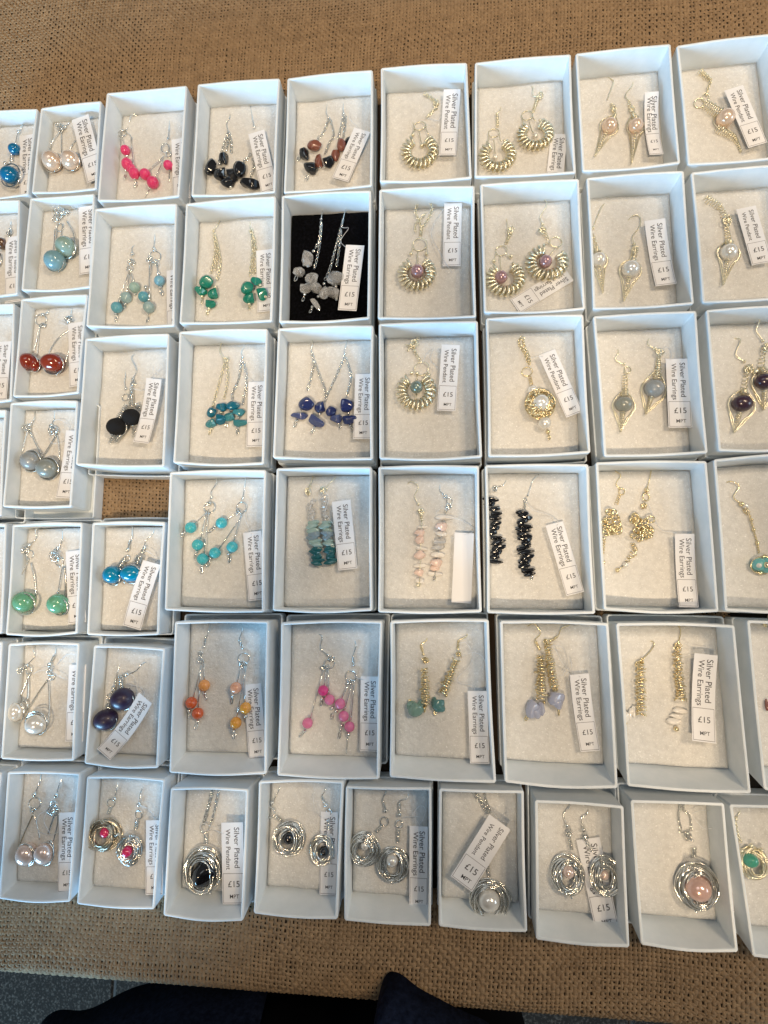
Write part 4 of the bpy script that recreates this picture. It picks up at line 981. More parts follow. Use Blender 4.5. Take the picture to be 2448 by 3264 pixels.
e.hook((650, 148), (685, 178), (655, 230), (678, 264)); e.ring(692, 284, 18, 22); e.coil(680, 300, 655, 370, 9, 12, 6, jit=.1); curls(e, 628, 490, 66, 92, 16, 1); e.ball(570, 752, 15); e.coil(575, 590, 568, 700, 12, 6, 6, jit=.1)
e = ear('4H', 'curled wire filigree earring, nearer its price tag', 'gold')
e.hook((886, 146), (878, 195), (860, 265)); e.ball(858, 275, 17); e.ring(853, 320, 24, 28); e.knot(840, 380, 20); curls(e, 826, 515, 80, 116, 21, 2); e.coil(765, 625, 785, 680, 14, 16, 4, jit=.2); e.coil(780, 685, 725, 745, 20, 10, 4, jit=.2); e.bead(717, 768, 20, 'pearl_white'); e.ball(665, 803, 16); e.pin(705, 775, 655, 815)
tag('4H', 'curled wire filigree earrings', (1100, 565), (1128, 1048), 134, z=.004, curl=.002, string=((870, 370), (910, 470), (960, 540), (1040, 555), (1090, 590)))
e = ear('4I', 'long chain earring with a pale turquoise glass drop, cut by the frame edge', 'gold')
e.hook((1368, 236), (1410, 216), (1468, 248), (1432, 320), (1480, 362)); e.ball(1485, 366, 18); e.bead(1510, 380, 20, 'pearl_white'); e.coil(1500, 395, 1535, 430, 16, 14, 4, jit=.2); e.wire((1535, 430), (1560, 520), (1590, 620), (1602, 690)); 
for x, y in ((1550, 470), (1565, 535), (1590, 625)): e.ball(x, y, 13)
e.coil(1540, 440, 1600, 690, 5, 5, 14); e.bead(1600, 765, 52, 'bead_aquaglass', 48); e.bead(1650, 770, 50, 'bead_aquaglass', 58); e.ball(1640, 715, 18); e.ball(1650, 768, 22, .008); e.ball(1610, 820, 18); e.bead(1600, 772, 18, 'pearl_white', z=.007); e.frame(1625, 770, 75, 60)
# row 5, near
use('4a')
e = ear('5B', 'green glass drop earring in a wide wire triangle, farther from its price tag')
e.hook((285, 165), (235, 185), (240, 240), (195, 282)); e.ball(192, 286, 14); e.knot(160, 320, 24); e.ring(198, 350, 22, 28); e.wire((180, 402), (140, 490), (98, 598)); e.wire((205, 402), (228, 500), (238, 620), r=.0006); e.coil(185, 372, 185, 400, 8, 8, 4)
e.bead(158, 660, 67, 'glass_green', 66, z=.004); e.frame(160, 672, 76, 62); e.frame(162, 676, 80, 66, 5)
e = ear('5B', 'green glass drop earring seen edge on, nearer its price tag')
e.hook((412, 186), (412, 250), (386, 304)); e.ball(383, 306, 14); e.knot(372, 350, 30); e.ring(395, 395, 24, 28); e.wire((412, 430), (400, 500), (384, 600)); e.wire((425, 425), (434, 520), (432, 650), r=.0007); e.bead(428, 680, 32, 'glass_green', 52); e.bead(380, 672, 62, 'glass_green', 64, z=.0045); e.frame(390, 690, 66, 55, 15); e.frame(425, 690, 36, 52)
tag('5B', 'green glass drop earrings', (492, 322), (512, 800), 120, string=())
e = ear('5C', 'bright blue glass bead earring wrapped in wire, farther from its price tag')
e.hook((876, 158), (872, 235), (850, 312)); e.ball(846, 316, 14); e.coil(858, 255, 852, 305, 8, 8, 6); e.ring(840, 372, 16, 20); e.coil(828, 380, 788, 428, 20, 22, 7, jit=.05); e.bead(742, 480, 60, 'glass_blue', 58, z=.0045); e.frame(740, 495, 64, 52, 30); e.frame(775, 485, 28, 55, 10); e.knot(710, 520, 22)
e = ear('5C', 'bright blue glass bead earring wrapped in wire, partly under its price tag')
e.hook((1022, 168), (1010, 210), (962, 258), (957, 298)); e.ball(957, 302, 15); e.knot(945, 325, 14); e.coil(928, 358, 910, 405, 26, 26, 7, jit=.05); e.bead(868, 472, 70, 'glass_blue', 54, z=.0045); e.frame(868, 478, 74, 58, 5); e.frame(860, 445, 60, 30, -5); e.knot(835, 515, 20)
tag('5C', 'bright blue glass earrings', (1005, 400), (872, 832), 128, z=.0068, bow=-.0008, string=(((960, 318), (1010, 350), (1050, 420), (1030, 450)), ((880, 390), (900, 360), (935, 365), (940, 420), (900, 425), (880, 395))))
use('5b')
e = ear('5D', 'orange bead earring with rust beads, farther from its price tag')
e.hook((350, 78), (342, 130), (322, 185), (312, 230)); e.coil(325, 165, 315, 215, 7, 7, 6); e.knot(295, 275, 14); e.knot(300, 315, 22, 2); e.pin(296, 350, 243, 562); e.pin(292, 355, 275, 630); e.pin(310, 345, 316, 450)
for x, y, m in ((228, 601, 'bead_rust'), (270, 672, 'bead_rust'), (313, 487, 'bead_orange')): e.bead(x, y, 38, m)
for x, y in ((213, 655), (270, 724), (318, 540)): e.ball(x, y, 13)
e.loop(216, 682, 7, 16); e.loop(261, 755, 9, 20, -.2); e.loop(322, 568, 8, 16, .3)
e = ear('5D', 'orange bead earring with amber beads, overlapping its price tag')
e.hook((550, 78), (566, 120), (545, 190), (568, 236)); e.coil(548, 185, 562, 225, 7, 7, 5); e.ring(576, 306, 37, 34); e.knot(570, 345, 16); e.knot(585, 342, 14, 2); e.pin(558, 350, 532, 465); e.pin(592, 360, 528, 692, .006, .006); e.pin(580, 360, 584, 598, .005, .006)
for x, y, m in ((522, 503, 'bead_peach'), (586, 636, 'bead_amber'), (522, 734, 'bead_amber')): e.bead(x, y, 38, m, z=.0055)
for x, y in ((503, 553), (588, 690), (508, 788)): e.ball(x, y, 14, .0055)
e.loop(496, 588, 7, 22, -.2); e.loop(512, 816, 9, 18); e.loop(590, 715, 6, 14)
tag('5D', 'orange bead earrings', (630, 478), (668, 972), 120, z=.0022)
e = ear('5E', 'pink bead earring with one pin swung far aside, farther from its price tag')
e.hook((1030, 140), (1092, 160), (1083, 240), (1130, 286)); e.ring(1155, 310, 18, 16); e.ring(1142, 342, 32, 32); e.knot(1100, 365, 14); e.knot(1125, 365, 12, 2); e.pin(1105, 372, 1016, 702); e.pin(1120, 380, 1108, 485); e.pin(1130, 378, 1140, 550)
for x, y, m in ((996, 736, 'bead_rose'), (1099, 521, 'bead_magenta'), (1142, 581, 'bead_rose')): e.bead(x, y, 36, m)
for x, y in ((975, 791), (1093, 573), (1157, 637), (1188, 655)): e.ball(x, y, 13)
e.loop(955, 812, 8, 20, -.6); e.loop(1086, 605, 7, 18); e.loop(1158, 690, 9, 20)
e = ear('5E', 'pink bead earring with three beads in a slanting line, nearer its price tag')
e.hook((1302, 165), (1316, 225), (1298, 290), (1300, 350)); e.coil(1299, 290, 1300, 340, 7, 7, 6); e.ring(1284, 426, 38, 36); e.knot(1275, 465, 14); e.knot(1300, 462, 14, 2); e.pin(1264, 482, 1222, 572); e.pin(1286, 482, 1242, 650); e.pin(1304, 482, 1282, 720)
for x, y, m in ((1212, 608, 'bead_rose'), (1235, 690, 'bead_rose'), (1273, 760, 'bead_rose')): e.bead(x, y, 36, m)
for x, y in ((1218, 750), (1265, 812)): e.ball(x, y, 15)
e.loop(1208, 815, 8, 24, -.1); e.pin(1262, 825, 1253, 940, .001, .001); e.wire((1215, 765), (1215, 800))
tag('5E', 'pink bead earrings', (1408, 428), (1402, 922), 126, z=.004, string=((1300, 425), (1335, 440), (1375, 450)))
use('5c')
def cluster(e, x0, y0, x1, y1, w_, seed):
    e.coil(x0, y0, x1, y1, w_ * .7, w_, 15, jit=.22, name='wire_wrap', z=.0036, r=e.wr * 1.15); e.coil(x1, y1, x0, y0, w_ * .8, w_ * .75, 9, jit=.3, name='wire_wrap', z=.0036)
e = ear('5F', 'gold toned coil earring with pale sea green chips, farther from its price tag', 'gold')
e.hook((542, 142), (538, 188), (500, 220), (518, 280)); e.coil(502, 222, 515, 265, 7, 7, 5); e.knot(535, 325, 18); cluster(e, 522, 375, 532, 610, 27, 1); e.chip(468, 640, 48, 46, 'chip_amazonite', 10); e.chip(440, 620, 34, 40, 'chip_amazonite', -20); e.chip(500, 625, 24, 42, 'chip_amazonite', 5); e.ball(427, 588, 12); e.ball(522, 640, 12); e.coil(534, 610, 526, 665, 9, 4, 6)
e = ear('5F', 'gold toned coil earring with dark sea green chips, nearer its price tag', 'gold')
e.hook((806, 140), (800, 165), (752, 190), (745, 244)); e.coil(750, 190, 746, 235, 7, 7, 5); e.knot(748, 282, 18); cluster(e, 735, 315, 652, 545, 28, 2); e.ball(668, 555, 11); e.chip(612, 605, 44, 34, 'chip_amazonite_dark', -20); e.chip(628, 632, 40, 32, 'chip_amazonite_dark', -30); e.chip(590, 600, 20, 36, 'chip_amazonite_dark', 5); e.loop(594, 665, 7, 16)
tag('5F', 'sea green chip earrings', (873, 523), (890, 1003), 132, z=.004, string=(((750, 210), (800, 205), (842, 280), (820, 360), (742, 440), (770, 475), (840, 485), (862, 530)), ((775, 290), (850, 270), (910, 300), (930, 380), (930, 500))))
e = ear('5G', 'gold toned coil earring with lavender chips, farther from its price tag', 'gold')
e.hook((1198, 98), (1250, 80), (1292, 140), (1255, 190), (1284, 246)); e.coil(1258, 195, 1280, 235, 7, 7, 5); cluster(e, 1295, 290, 1298, 580, 33, 3); e.chip(1240, 635, 44, 60, 'chip_lavender', 10); e.chip(1262, 660, 48, 42, 'chip_lavender', 0); e.chip(1302, 640, 26, 44, 'chip_lavender', -10); e.ball(1316, 600, 11); e.ball(1207, 692, 15); e.loop(1195, 708, 8, 12, -.7)
e = ear('5G', 'gold toned coil earring with lavender chips, nearer its price tag', 'gold')
e.hook((1482, 88), (1430, 112), (1405, 165), (1358, 190)); e.coil(1402, 165, 1368, 188, 7, 7, 4); e.knot(1330, 205, 18); cluster(e, 1338, 220, 1380, 500, 30, 4); e.knot(1388, 505, 16); e.chip(1392, 565, 56, 44, 'chip_lavender', -10); e.chip(1408, 600, 46, 42, 'chip_lavender', 10); e.loop(1412, 662, 6, 24)
tag('5G', 'lavender chip earrings', (1548, 412), (1622, 922), 134, z=.0045, bow=-.0008, string=(((1380, 220), (1440, 240), (1470, 330), (1440, 420)), ((1375, 215), (1430, 330), (1500, 400), (1555, 430)), ((1490, 310), (1495, 370), (1450, 430))))
use('5d')
e = ear('5H', 'gold toned coil earring with white shell chips, farther from its price tag', 'gold')
e.hook((865, 188), (905, 205), (890, 250), (832, 312)); e.ring(800, 350, 16, 20); e.knot(820, 330, 16); cluster(e, 815, 340, 822, 685, 34, 5); e.chip(718, 690, 28, 40, 'shell_white', 10); e.chip(752, 670, 18, 46, 'shell_white', 10); e.chip(775, 660, 16, 40, 'shell_white', -5); e.loop(715, 738, 12, 8)
e = ear('5H', 'gold toned coil earring with white shell chips, touching its price tag', 'gold')
e.hook((1062, 80), (1082, 130), (1066, 205)); e.knot(1060, 235, 22); cluster(e, 1062, 270, 1085, 590, 34, 6); e.chip(1078, 650, 48, 20, 'shell_white', 8); e.chip(1060, 688, 52, 19, 'shell_white', 6); e.chip(1050, 727, 58, 22, 'shell_white', 10); e.ball(1053, 775, 18)
tag('5H', 'white shell chip earrings', (1238, 278), (1225, 855), 160, z=.0062, curl=.0025, string=(((1020, 300), (1080, 305), (1140, 285), (1190, 280)), ((1110, 205), (1150, 230), (1240, 235), (1310, 255))))
e = ear('5I', 'gold toned earring in the box cut off at the frame edge', 'gold')
e.hook((1660, 20), (1650, 60), (1640, 85)); e.ball(1640, 88, 16); e.chip(1652, 610, 14, 40, 'chip_brown')
# front rows at the near side, small boxes
use('5a')
e = ear('6B', 'white pearl earring with a narrow wire drop, farther from its price tag')
e.hook((232, 80), (222, 110), (228, 150), (180, 206)); e.ball(175, 212, 13); e.knot(135, 236, 20); e.ring(190, 240, 22, 24); e.wire((178, 255), (186, 340), (182, 440), r=.0006); e.wire((200, 262), (170, 330), (135, 408)); e.bead(108, 515, 52, 'pearl_white', 60, z=.004); e.frame(112, 520, 55, 62); e.frame(160, 480, 22, 40)
e = ear('6B', 'white pearl earring with a wide wire drop, nearer its price tag')
e.hook((372, 86), (362, 140), (330, 200)); e.coil(360, 145, 338, 190, 7, 7, 6); e.ball(328, 204, 15); e.knot(330, 250, 18); e.ring(345, 288, 18, 16); e.wire((322, 295), (240, 410), (172, 520), r=.0006); e.wire((318, 300), (325, 400), (324, 520), (318, 600)); e.bead(242, 596, 68, 'pearl_white', 62, z=.0042); e.frame(238, 598, 82, 66, -12); e.frame(242, 590, 76, 74, -12)
tag('6B', 'white pearl earrings with teardrop wires', (515, 205), (490, 712), 120, string=(((515, 140), (440, 140), (370, 210), (330, 240)), ((330, 245), (400, 285), (450, 300), (480, 250)), ((220, 265), (260, 245), (310, 238))))
e = ear('6C', 'dark purple bead earring lying lower in its box')
e.hook((800, 176), (775, 260), (755, 345)); e.coil(770, 290, 758, 340, 7, 7, 6); e.ball(752, 355, 15); e.ring(718, 420, 14, 20); e.knot(755, 385, 14); e.coil(722, 455, 720, 512, 16, 22, 7, jit=.05); e.bead(700, 566, 76, 'purple', 64, -15); e.frame(700, 580, 76, 60, -15); e.wire((640, 545), (710, 530), (770, 520))
e = ear('6C', 'dark purple bead earring with its hook swung toward the tag')
e.hook((1000, 178), (940, 200), (898, 246), (842, 270)); e.ball(838, 270, 15); e.knot(800, 285, 18); e.coil(800, 300, 800, 375, 12, 24, 9, jit=.05); e.bead(810, 430, 74, 'purple', 68, -10); e.frame(812, 440, 76, 62, -10); e.wire((745, 415), (800, 395), (865, 355))
tag('6C', 'dark purple bead earrings', (960, 424), (685, 798), 116, z=.0062, bow=.0022, string=(((845, 260), (890, 290), (905, 380), (895, 420)), ((850, 270), (848, 330), (920, 350), (955, 390), (930, 430))))
use('6a')
e = ear('7B', 'blush pearl earring with a dark wire drop, farther from its price tag')
e.hook((275, 85), (262, 150), (232, 228)); e.ball(229, 232, 15); e.ring(229, 292, 42, 34); e.wire((220, 360), (170, 470), (122, 585), r=.00055, m='dull'); e.wire((222, 360), (245, 430), (264, 530)); e.knot(220, 330, 14); e.bead(174, 626, 62, 'pearl_blush', 68, z=.0042); e.frame(172, 632, 68, 70); e.frame(165, 630, 64, 66, 10)
e = ear('7B', 'blush pearl earring with tangled top loops, nearer its price tag')
e.hook((418, 97), (392, 170), (374, 236)); e.ball(373, 240, 16); e.knot(360, 320, 36); e.ring(358, 345, 28, 30); e.wire((372, 340), (345, 410), (318, 495), r=.0007); e.wire((385, 360), (378, 440), (355, 540)); e.bead(294, 622, 60, 'pearl_blush', 66, z=.0042); e.frame(305, 625, 55, 72, 15); e.frame(320, 610, 38, 68, 10)
tag('7B', 'blush pearl earrings', (445, 352), (438, 880), 112, z=.0028, string=(((330, 320), (250, 380), (255, 470), (330, 500), (390, 480)), ((335, 315), (290, 400), (330, 490))))
e = ear('7C', 'tangled wire nest earring round a ruby bead, the bigger round one')
e.hook((785, 118), (772, 195), (758, 258)); e.ball(757, 262, 14); e.ring(735, 290, 26, 26); e.coil(738, 310, 715, 365, 12, 10, 5, jit=.1); e.nest(706, 482, 112, 108, m='dull', seed=1); e.bead(697, 482, 33, 'bead_ruby', z=.0050)
e = ear('7C', 'tangled wire nest earring round a ruby bead, the one touching its price tag')
e.hook((966, 146), (932, 215), (920, 296)); e.ball(919, 298, 15); e.ring(918, 366, 24, 28); e.coil(908, 400, 900, 462, 13, 11, 6, jit=.1); e.nest(872, 588, 84, 104, seed=2); e.bead(840, 610, 32, 'bead_ruby', z=.0055)
tag('7C', 'ruby bead nest earrings', (1022, 403), (1020, 895), 118, z=.0038, string=((915, 300), (980, 330), (1025, 390), (1015, 440)))
use('6b')
e = pend('8D', 'large silver wire nest pendant round a black faceted bead, partly under its tag')
e.chain((378, 128), (345, 250), (312, 372)); e.chain((412, 130), (385, 260), (355, 375)); e.chain((368, 130), (340, 240), (305, 370)); e.ring(318, 390, 28, 32); e.coil(326, 430, 328, 495, 14, 12, 6, jit=.1); e.nest(322, 662, 130, 152, 26, seed=3, inner=.52); e.chip(316, 682, 74, 76, 'chip_black', 10, z=.0060)
tag('8D', 'black bead nest pendant', (498, 356), (508, 896), 150, 'P', z=.0075, string=((355, 380), (290, 360), (300, 410), (370, 405), (440, 430)))
e = ear('8E', 'silver wire nest earring with black bead, thrown aside from its hook')
e.hook((826, 92), (802, 150), (765, 225)); e.ball(763, 226, 13); e.ring(750, 290, 32, 32); e.coil(785, 315, 830, 350, 14, 10, 5, jit=.1); e.nest(880, 452, 108, 108, seed=4); e.bead(872, 455, 40, 'chip_black', z=.0050)
e = ear('8E', 'silver wire nest earring with black bead, lying over its price tag')
e.hook((1118, 103), (1114, 140), (1090, 188), (1116, 240)); e.coil(1092, 185, 1110, 228, 7, 7, 5); e.ball(1117, 240, 15); e.ring(1138, 285, 16, 20); e.coil(1136, 330, 1134, 405, 13, 11, 6, jit=.1); e.nest(1100, 522, 90, 108, seed=5); e.bead(1105, 546, 33, 'chip_black', z=.0055)
tag('8E', 'silver nest earrings with black beads', (1140, 286), (1132, 835), 118, z=.0012, string=((1030, 165), (1045, 260), (1090, 320), (1120, 330)))
use('6c')
e = ear('8F', 'silver wire nest earring with white pearl, lying flat against the wall of its box')
e.hook((374, 122), (372, 160), (353, 205), (372, 278)); e.coil(355, 210, 368, 265, 7, 7, 6); e.ball(372, 278, 15); e.ring(364, 350, 28, 30); e.coil(345, 380, 308, 420, 12, 10, 5, jit=.1); e.nest(232, 513, 104, 112, seed=6); e.bead(234, 506, 30, 'pearl_white', z=.0050)
e = ear('8F', 'silver wire nest earring with white pearl, next to its price tag')
e.hook((520, 130), (516, 195), (466, 218), (463, 302)); e.coil(464, 225, 463, 290, 8, 8, 7); e.ball(463, 305, 15); e.ring(462, 365, 22, 22); e.coil(458, 400, 452, 492, 13, 11, 7, jit=.1); e.nest(426, 617, 110, 122, seed=7); e.bead(414, 607, 40, 'pearl_white', z=.0060)
tag('8F', 'silver nest earrings with white pearls', (590, 380), (588, 930), 126, z=.0032, string=(((490, 325), (560, 315), (600, 320)), ((600, 380), (560, 300), (600, 245), (635, 270), (620, 330), (590, 380))))
e = pend('8G', 'large silver wire nest pendant with a white pearl, chain running under its tilted tag')
e.chain((940, 145), (990, 220), (1040, 295)); e.chain((965, 145), (1010, 225), (1050, 295)); e.chain((1022, 145), (1035, 210), (1065, 290)); e.coil(1050, 640, 1055, 715, 12, 10, 6, jit=.1); e.nest(1055, 850, 138, 136, 24, seed=8, inner=.54); e.bead(1056, 870, 74, 'pearl_white', 70, z=.0075)
tag('8G', 'pendant nest with a single large white pearl', (1127, 352), (872, 762), 172, 'P', z=.0085, string=((1090, 300), (1130, 345), (1180, 355)))
use('6d')
e = ear('8H', 'silver wire nest earring with blush pearl, farther from its price tag')
e.hook((340, 145), (348, 185), (308, 238), (326, 308)); e.ball(328, 314, 14); e.knot(342, 365, 20); e.coil(345, 400, 362, 475, 13, 11, 6, jit=.1); e.nest(328, 628, 118, 140, 19, seed=9); e.bead(338, 618, 42, 'pearl_blush', z=.0062)
e = ear('8H', 'silver wire nest earring with blush pearl, lying over its price tag')
e.hook((474, 178), (462, 235), (426, 265), (438, 335)); e.ball(440, 340, 16); e.knot(448, 385, 18); e.coil(455, 410, 492, 488, 14, 12, 7, jit=.1); e.nest(572, 630, 112, 138, 19, seed=10); e.bead(575, 640, 32, 'pearl_blush', z=.0062); e.coil(570, 520, 572, 600, 12, 10, 7, z=.008)
tag('8H', 'silver nest earrings with blush pearls', (468, 400), (598, 1008), 165, z=.0012)
e = pend('8I', 'large silver wire nest pendant with a pink pearl')
e.chain((1088, 158), (1070, 250), (1085, 345)); e.chain((1105, 160), (1100, 210), (1140, 250), (1152, 345)); e.chain((1070, 350), (1100, 360), (1140, 350)); e.knot(1130, 382, 24); e.ball(1155, 412, 13); e.coil(1168, 460, 1172, 525, 16, 13, 6, jit=.1); e.nest(1175, 702, 152, 178, 28, seed=11, inner=.48); e.bead(1196, 728, 88, 'pearl_pink', 82, z=.0075); e.coil(1120, 580, 1200, 600, 20, 16, 6, z=.008, jit=.2); e.coil(1165, 830, 1270, 795, 14, 16, 6, z=.008, jit=.2)
tag('8I', 'nest pendant with pink pearl', (1352, 238), (1398, 885), 80, 'P', z=.004, string=((1160, 235), (1215, 215), (1305, 225), (1310, 310), (1240, 335), (1165, 260)))
e = ear('8J', 'silver wire nest earring with a jade green bead, at the end of front row', 'champ')
e.hook((1492, 190), (1465, 235), (1450, 268)); e.ball(1450, 268, 13); e.chain((1446, 290), (1455, 350), (1480, 425)); e.nest(1552, 552, 105, 115, seed=12, loops=15); e.bead(1545, 545, 52, 'bead_jade', 46, z=.0055)
for a in range(8): e.ball(1552 + 95 * math.cos(a * .78), 552 + 105 * math.sin(a * .78), 15, .004)

BOXDESC = {
'1A': 'white card box cut off at the frame edge, holding a deep blue stone earring', '1B': 'small white card box holding the peach pearl earrings',
'1C': 'white card box holding the hot pink bead earrings', '1D': 'white card box holding the shiny black chip earrings on chains', '1E': 'white card box holding the brown and black chip earrings',
'1F': 'white card box holding the topmost horseshoe pendant without a big pearl', '1G': 'white card box holding a pair of horseshoe earrings with small white pearls', '1H': 'white card box holding the two peach pearl leaf earrings', '1I': 'white card box at the end of the top row, with a slanting pearl pendant',
'2A': 'white card box cut off at the frame edge, with a brown bead showing', '2B': 'small white card box holding the pale aqua bead earrings', '2C': 'white card box holding the pale blue bead earrings on pins', '2D': 'white card box holding the green stone chip earrings', '2E': 'white card box with the only black velvet pad, holding clear quartz earrings', '2F': 'white card box holding the horseshoe pendant with a mauve pearl', '2G': 'white card box holding the pair of horseshoe earrings with mauve pearls', '2H': 'white card box holding the two white pearl leaf earrings', '2I': 'white card box at the row end, with a white pearl pendant',
'3A': 'white card box cut off at the frame edge, showing only a price tag', '3B': 'small white card box holding the red glass bead earrings', '3C': 'white card box holding the matt black lava bead earrings', '3D': 'white card box holding the teal blue chip earrings', '3E': 'white card box holding the dark blue chip earrings', '3F': 'white card box holding the horseshoe pendant with a grey green pearl', '3G': 'white card box holding the knitted wire ball pendant', '3H': 'white card box holding the grey stone leaf earrings', '3I': 'white card box holding the dark plum bead earrings',
'4A': 'white card box at the frame edge beside the grey disc earrings, only its wall showing', '4B': 'small white card box holding the grey disc earrings, beside the bare burlap gap', '4D': 'white card box holding the speckled turquoise bead earrings', '4E': 'white card box holding the clear to dark teal chip earrings', '4F': 'white card box holding the pink and white earrings with a blank tag', '4G': 'white card box holding the stacked glossy black chip earrings', '4H': 'white card box holding the curled wire filigree earrings', '4I': 'white card box holding a long earring with a turquoise glass drop',
'5A': 'white card box beside the green glass drop earrings, only its wall in frame', '5B': 'small white card box holding the green glass drop earrings', '5C': 'small white card box holding the bright blue glass earrings', '5D': 'white card box holding the orange bead earrings', '5E': 'white card box holding the pink bead earrings on long pins', '5F': 'white card box holding the sea green chip earrings with coils', '5G': 'white card box holding the lavender chip earrings', '5H': 'white card box holding the white shell chip earrings', '5I': 'white card box cut off beside the white shell chip earrings, nearly empty',
'6A': 'white card box beside the pearl teardrop earrings, only its wall in frame', '6B': 'small white card box holding the white pearl earrings with teardrop wires', '6C': 'small white card box holding the dark purple bead earrings',
'7A': 'white card box at the frame edge beside the blush pearl earrings, only its wall showing', '7B': 'small white card box holding the blush pearl earrings', '7C': 'small white card box holding the ruby bead nest earrings',
'8D': 'white card box holding the black bead nest pendant', '8E': 'white card box holding the silver nest earrings with black beads', '8F': 'white card box holding the silver nest earrings with white pearls', '8G': 'white card box holding the nest pendant with one large white pearl', '8H': 'white card box holding the silver nest earrings with blush pearls', '8I': 'white card box holding the nest pendant with a pink pearl', '8J': 'white card box at the end of the front row, with a jade green bead earring'}
for k in BOX: make_box(k, BOXDESC[k])

# ------------------------------------------------------------------ the person at the table's near side
M['navy'] = mat('navy_coat_cloth', (.010, .016, .036), .85); noise_color(M['navy'], (.003, .006, .018), (.014, .022, .052), 260, 6, .35, .7); noise_bump(M['navy'], 900, .5, .0008, 3)
M['navy'].node_tree.nodes['Principled BSDF'].inputs['Sheen Weight'].default_value = .0; M['navy'].node_tree.nodes['Principled BSDF'].inputs['Specular IOR Level'].default_value = .1
mb_ = mat('dark_clothes_and_skin', (.006, .006, .008), .95, Specular_IOR_Level=.05); M['body'] = mb_
N, L, b = nodes(mb_)
tc = N.new('ShaderNodeTexCoord'); sp = N.new('ShaderNodeSeparateXYZ'); L.new(tc.outputs['Object'], sp.inputs['Vector'])
gz = N.new('ShaderNodeMath'); gz.operation = 'GREATER_THAN'; gz.inputs[1].default_value = .70; L.new(sp.outputs['Z'], gz.inputs[0])
gy = N.new('ShaderNodeMath'); gy.operation = 'GREATER_THAN'; gy.inputs[1].default_value = -.145; L.new(sp.outputs['Y'], gy.inputs[0])
mx = N.new('ShaderNodeMath'); mx.operation = 'MAXIMUM'; L.new(gz.outputs[0], mx.inputs[0]); L.new(gy.outputs[0], mx.inputs[1])
mc = N.new('ShaderNodeMixRGB'); mc.inputs[1].default_value = (.003, .003, .004, 1); mc.inputs[2].default_value = (.50, .30, .22, 1)
L.new(mx.outputs[0], mc.inputs[0]); L.new(mc.outputs[0], b.inputs['Base Color'])
bx = -.085; by = -.455
person = thing('person', (bx, by, FZ), 'person in a dark open navy coat standing against the near edge of the table', 'person')
sv = []; se = []; sr = []
def sk(p, r, prev=None):
    sv.append(p); sr.append(r if isinstance(r, tuple) else (r, r)); i = len(sv) - 1
    if prev is not None: se.append((prev, i))
    return i
pel = sk((bx, by, .03), (.16, .115))
wa = sk((bx, by, .20), (.135, .095), pel); ch = sk((bx, by, .42), (.155, .105), wa); sh = sk((bx, by - .01, .58), (.12, .085), ch)
nk = sk((bx, by + .01, .66), (.055, .055), sh); hd = sk((bx, by + .04, .76), (.075, .088), nk); tp = sk((bx, by + .03, .87), (.06, .07), hd)
for s in (-1, 1):
    hp = sk((bx + s * .09, by, -.06), (.105, .105), pel); kn = sk((bx + s * .10, by + .01, -.32), (.062, .062), hp); an = sk((bx + s * .11, by - .02, FZ + .09), (.042, .042), kn)
    to = sk((bx + s * .125, by + .13, FZ + .035), (.038, .03), an)
    so = sk((bx + s * .185, by - .01, .57), (.058, .058), sh); el = sk((bx + s * .27, by + .06, .40), (.046, .046), so); wr = sk((.035 + s * .10, -.13, .485), (.029, .029), el)
    pa = sk((.035 + s * .085, -.06, .490), (.036, .018), wr)
    base = (.035 + s * .075, -.02, .488)
    for f in range(4):
        k0 = sk((base[0] + s * (.012 - .002 * f), base[1] - .012 + f * .019 - .01, base[2] + .004), .0095, pa)
        k1 = sk((base[0] - s * .018, base[1] - .008 + f * .019 - .01, base[2] + .012 - .002 * f), .0085, k0)
        sk((base[0] - s * (.042 - .004 * abs(f - 1)), base[1] - .006 + f * .018 - .01, base[2] + .006), .0075, k1)
    t0 = sk((base[0] + s * .0, base[1] - .045, base[2] + .014), .011, pa); sk((base[0] - s * .035, base[1] - .035, base[2] + .022), .009, t0)
me = bpy.data.meshes.new('body'); me.from_pydata(sv, se, []); me.materials.append(M['body'])
bo = bpy.data.objects.new('body', me); col.objects.link(bo); bo.parent = person; bo.matrix_parent_inverse = person.matrix_world.inverted()
md = bo.modifiers.new('skin', 'SKIN'); md.use_smooth_shade = True
for i, sv_ in enumerate(me.skin_vertices[0].data):
    sv_.radius = sr[i]; sv_.use_root = (i == 0)
md2 = bo.modifiers.new('sub', 'SUBSURF'); md2.levels = 2; md2.render_levels = 2
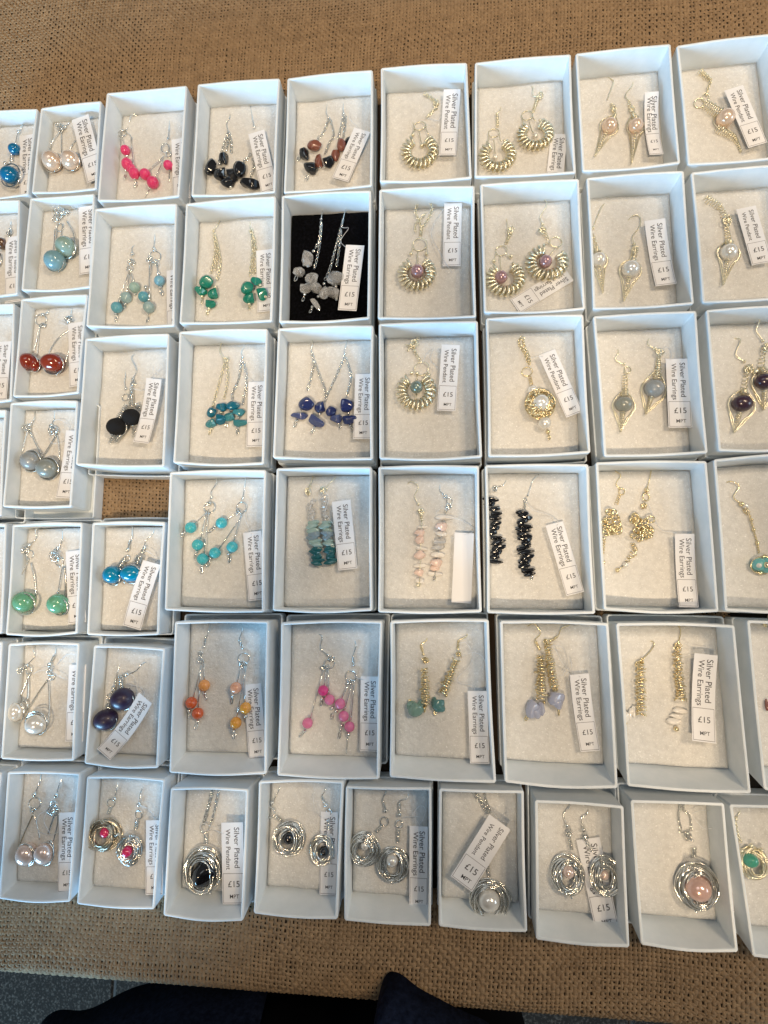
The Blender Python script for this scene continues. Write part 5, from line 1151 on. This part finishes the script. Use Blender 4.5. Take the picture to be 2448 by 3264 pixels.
def panel(name, pts, z0, z1, seed, lean=.0, thick=.004, fold=.006):
    """hanging coat front: plan outline pts (hem), rising from z0 to z1 and leaning back by lean"""
    p = spline([(q.x, q.y, 0) for q in pts], 10); n = len(p); rows = 16
    g = np.random.default_rng(seed)
    tg = np.gradient(p, axis=0); tg /= np.linalg.norm(tg, axis=1)[:, None]; nm = np.column_stack([-tg[:, 1], tg[:, 0]])
    arc = np.concatenate([[0], np.cumsum(np.linalg.norm(np.diff(p, axis=0), axis=1))])
    V = []
    for lay in (0, 1):
        for r in range(rows):
            t = r / (rows - 1)
            f = fold * (np.sin(arc * 95 + 2.2 * t + seed) * .6 + np.sin(arc * 41 - 1.5 * t)) * (.4 + .6 * t) - lay * thick
            z = z0 + (z1 - z0) * t + .004 * np.sin(arc * 60 + seed) * (1 - t)
            s_ = 1 - .62 * min(1, t * 1.6)                 # drawn in to the body above the hem
            X = p[:, 0] + nm[:, 0] * f; Y = p[:, 1] + nm[:, 1] * f
            V.append(np.column_stack([bx + (X - bx) * s_, by + .11 + (Y - by - .11) * s_ - lean * t, z]))
    V = np.vstack(V); F = []
    o1 = rows * n
    for r in range(rows - 1):
        for i in range(n - 1):
            a = r * n + i
            F.append((a, a + 1, a + n + 1, a + n)); F.append((o1 + a, o1 + a + n, o1 + a + n + 1, o1 + a + 1))
    for i in range(n - 1): F.append((i, o1 + i, o1 + i + 1, i + 1)); a = (rows - 1) * n + i; F.append((a, a + 1, o1 + a + 1, o1 + a))
    for r in range(rows - 1):
        a = r * n; F.append((a, a + n, o1 + a + n, o1 + a)); a = r * n + n - 1; F.append((a, o1 + a, o1 + a + n, a + n))
    return mesh_obj(name, V, F, M['navy'], person, True)
zl = -.10
panel('coat_front', [P(x, y, zl) for x, y in ((60, 3420), (130, 3272), (260, 3205), (400, 3158), (560, 3118), (720, 3108), (850, 3112), (862, 3150), (842, 3290))], zl, .45, 2, lean=.05)
zr = .006
panel('coat_front', [P(x, y, zr) for x, y in ((1185, 3300), (1206, 3190), (1232, 3124), (1266, 3114), (1330, 3146), (1410, 3172), (1490, 3215), (1570, 3280), (1600, 3400))], zr, .45, 3, lean=.07, fold=.0025)
panel('coat_lining', [P(x, y, -.085) for x, y in ((800, 3200), (900, 3160), (1010, 3150), (1120, 3158), (1230, 3190), (1330, 3240))], -.085, .40, 5, lean=.04, fold=.003).data.materials[0] = M['body']
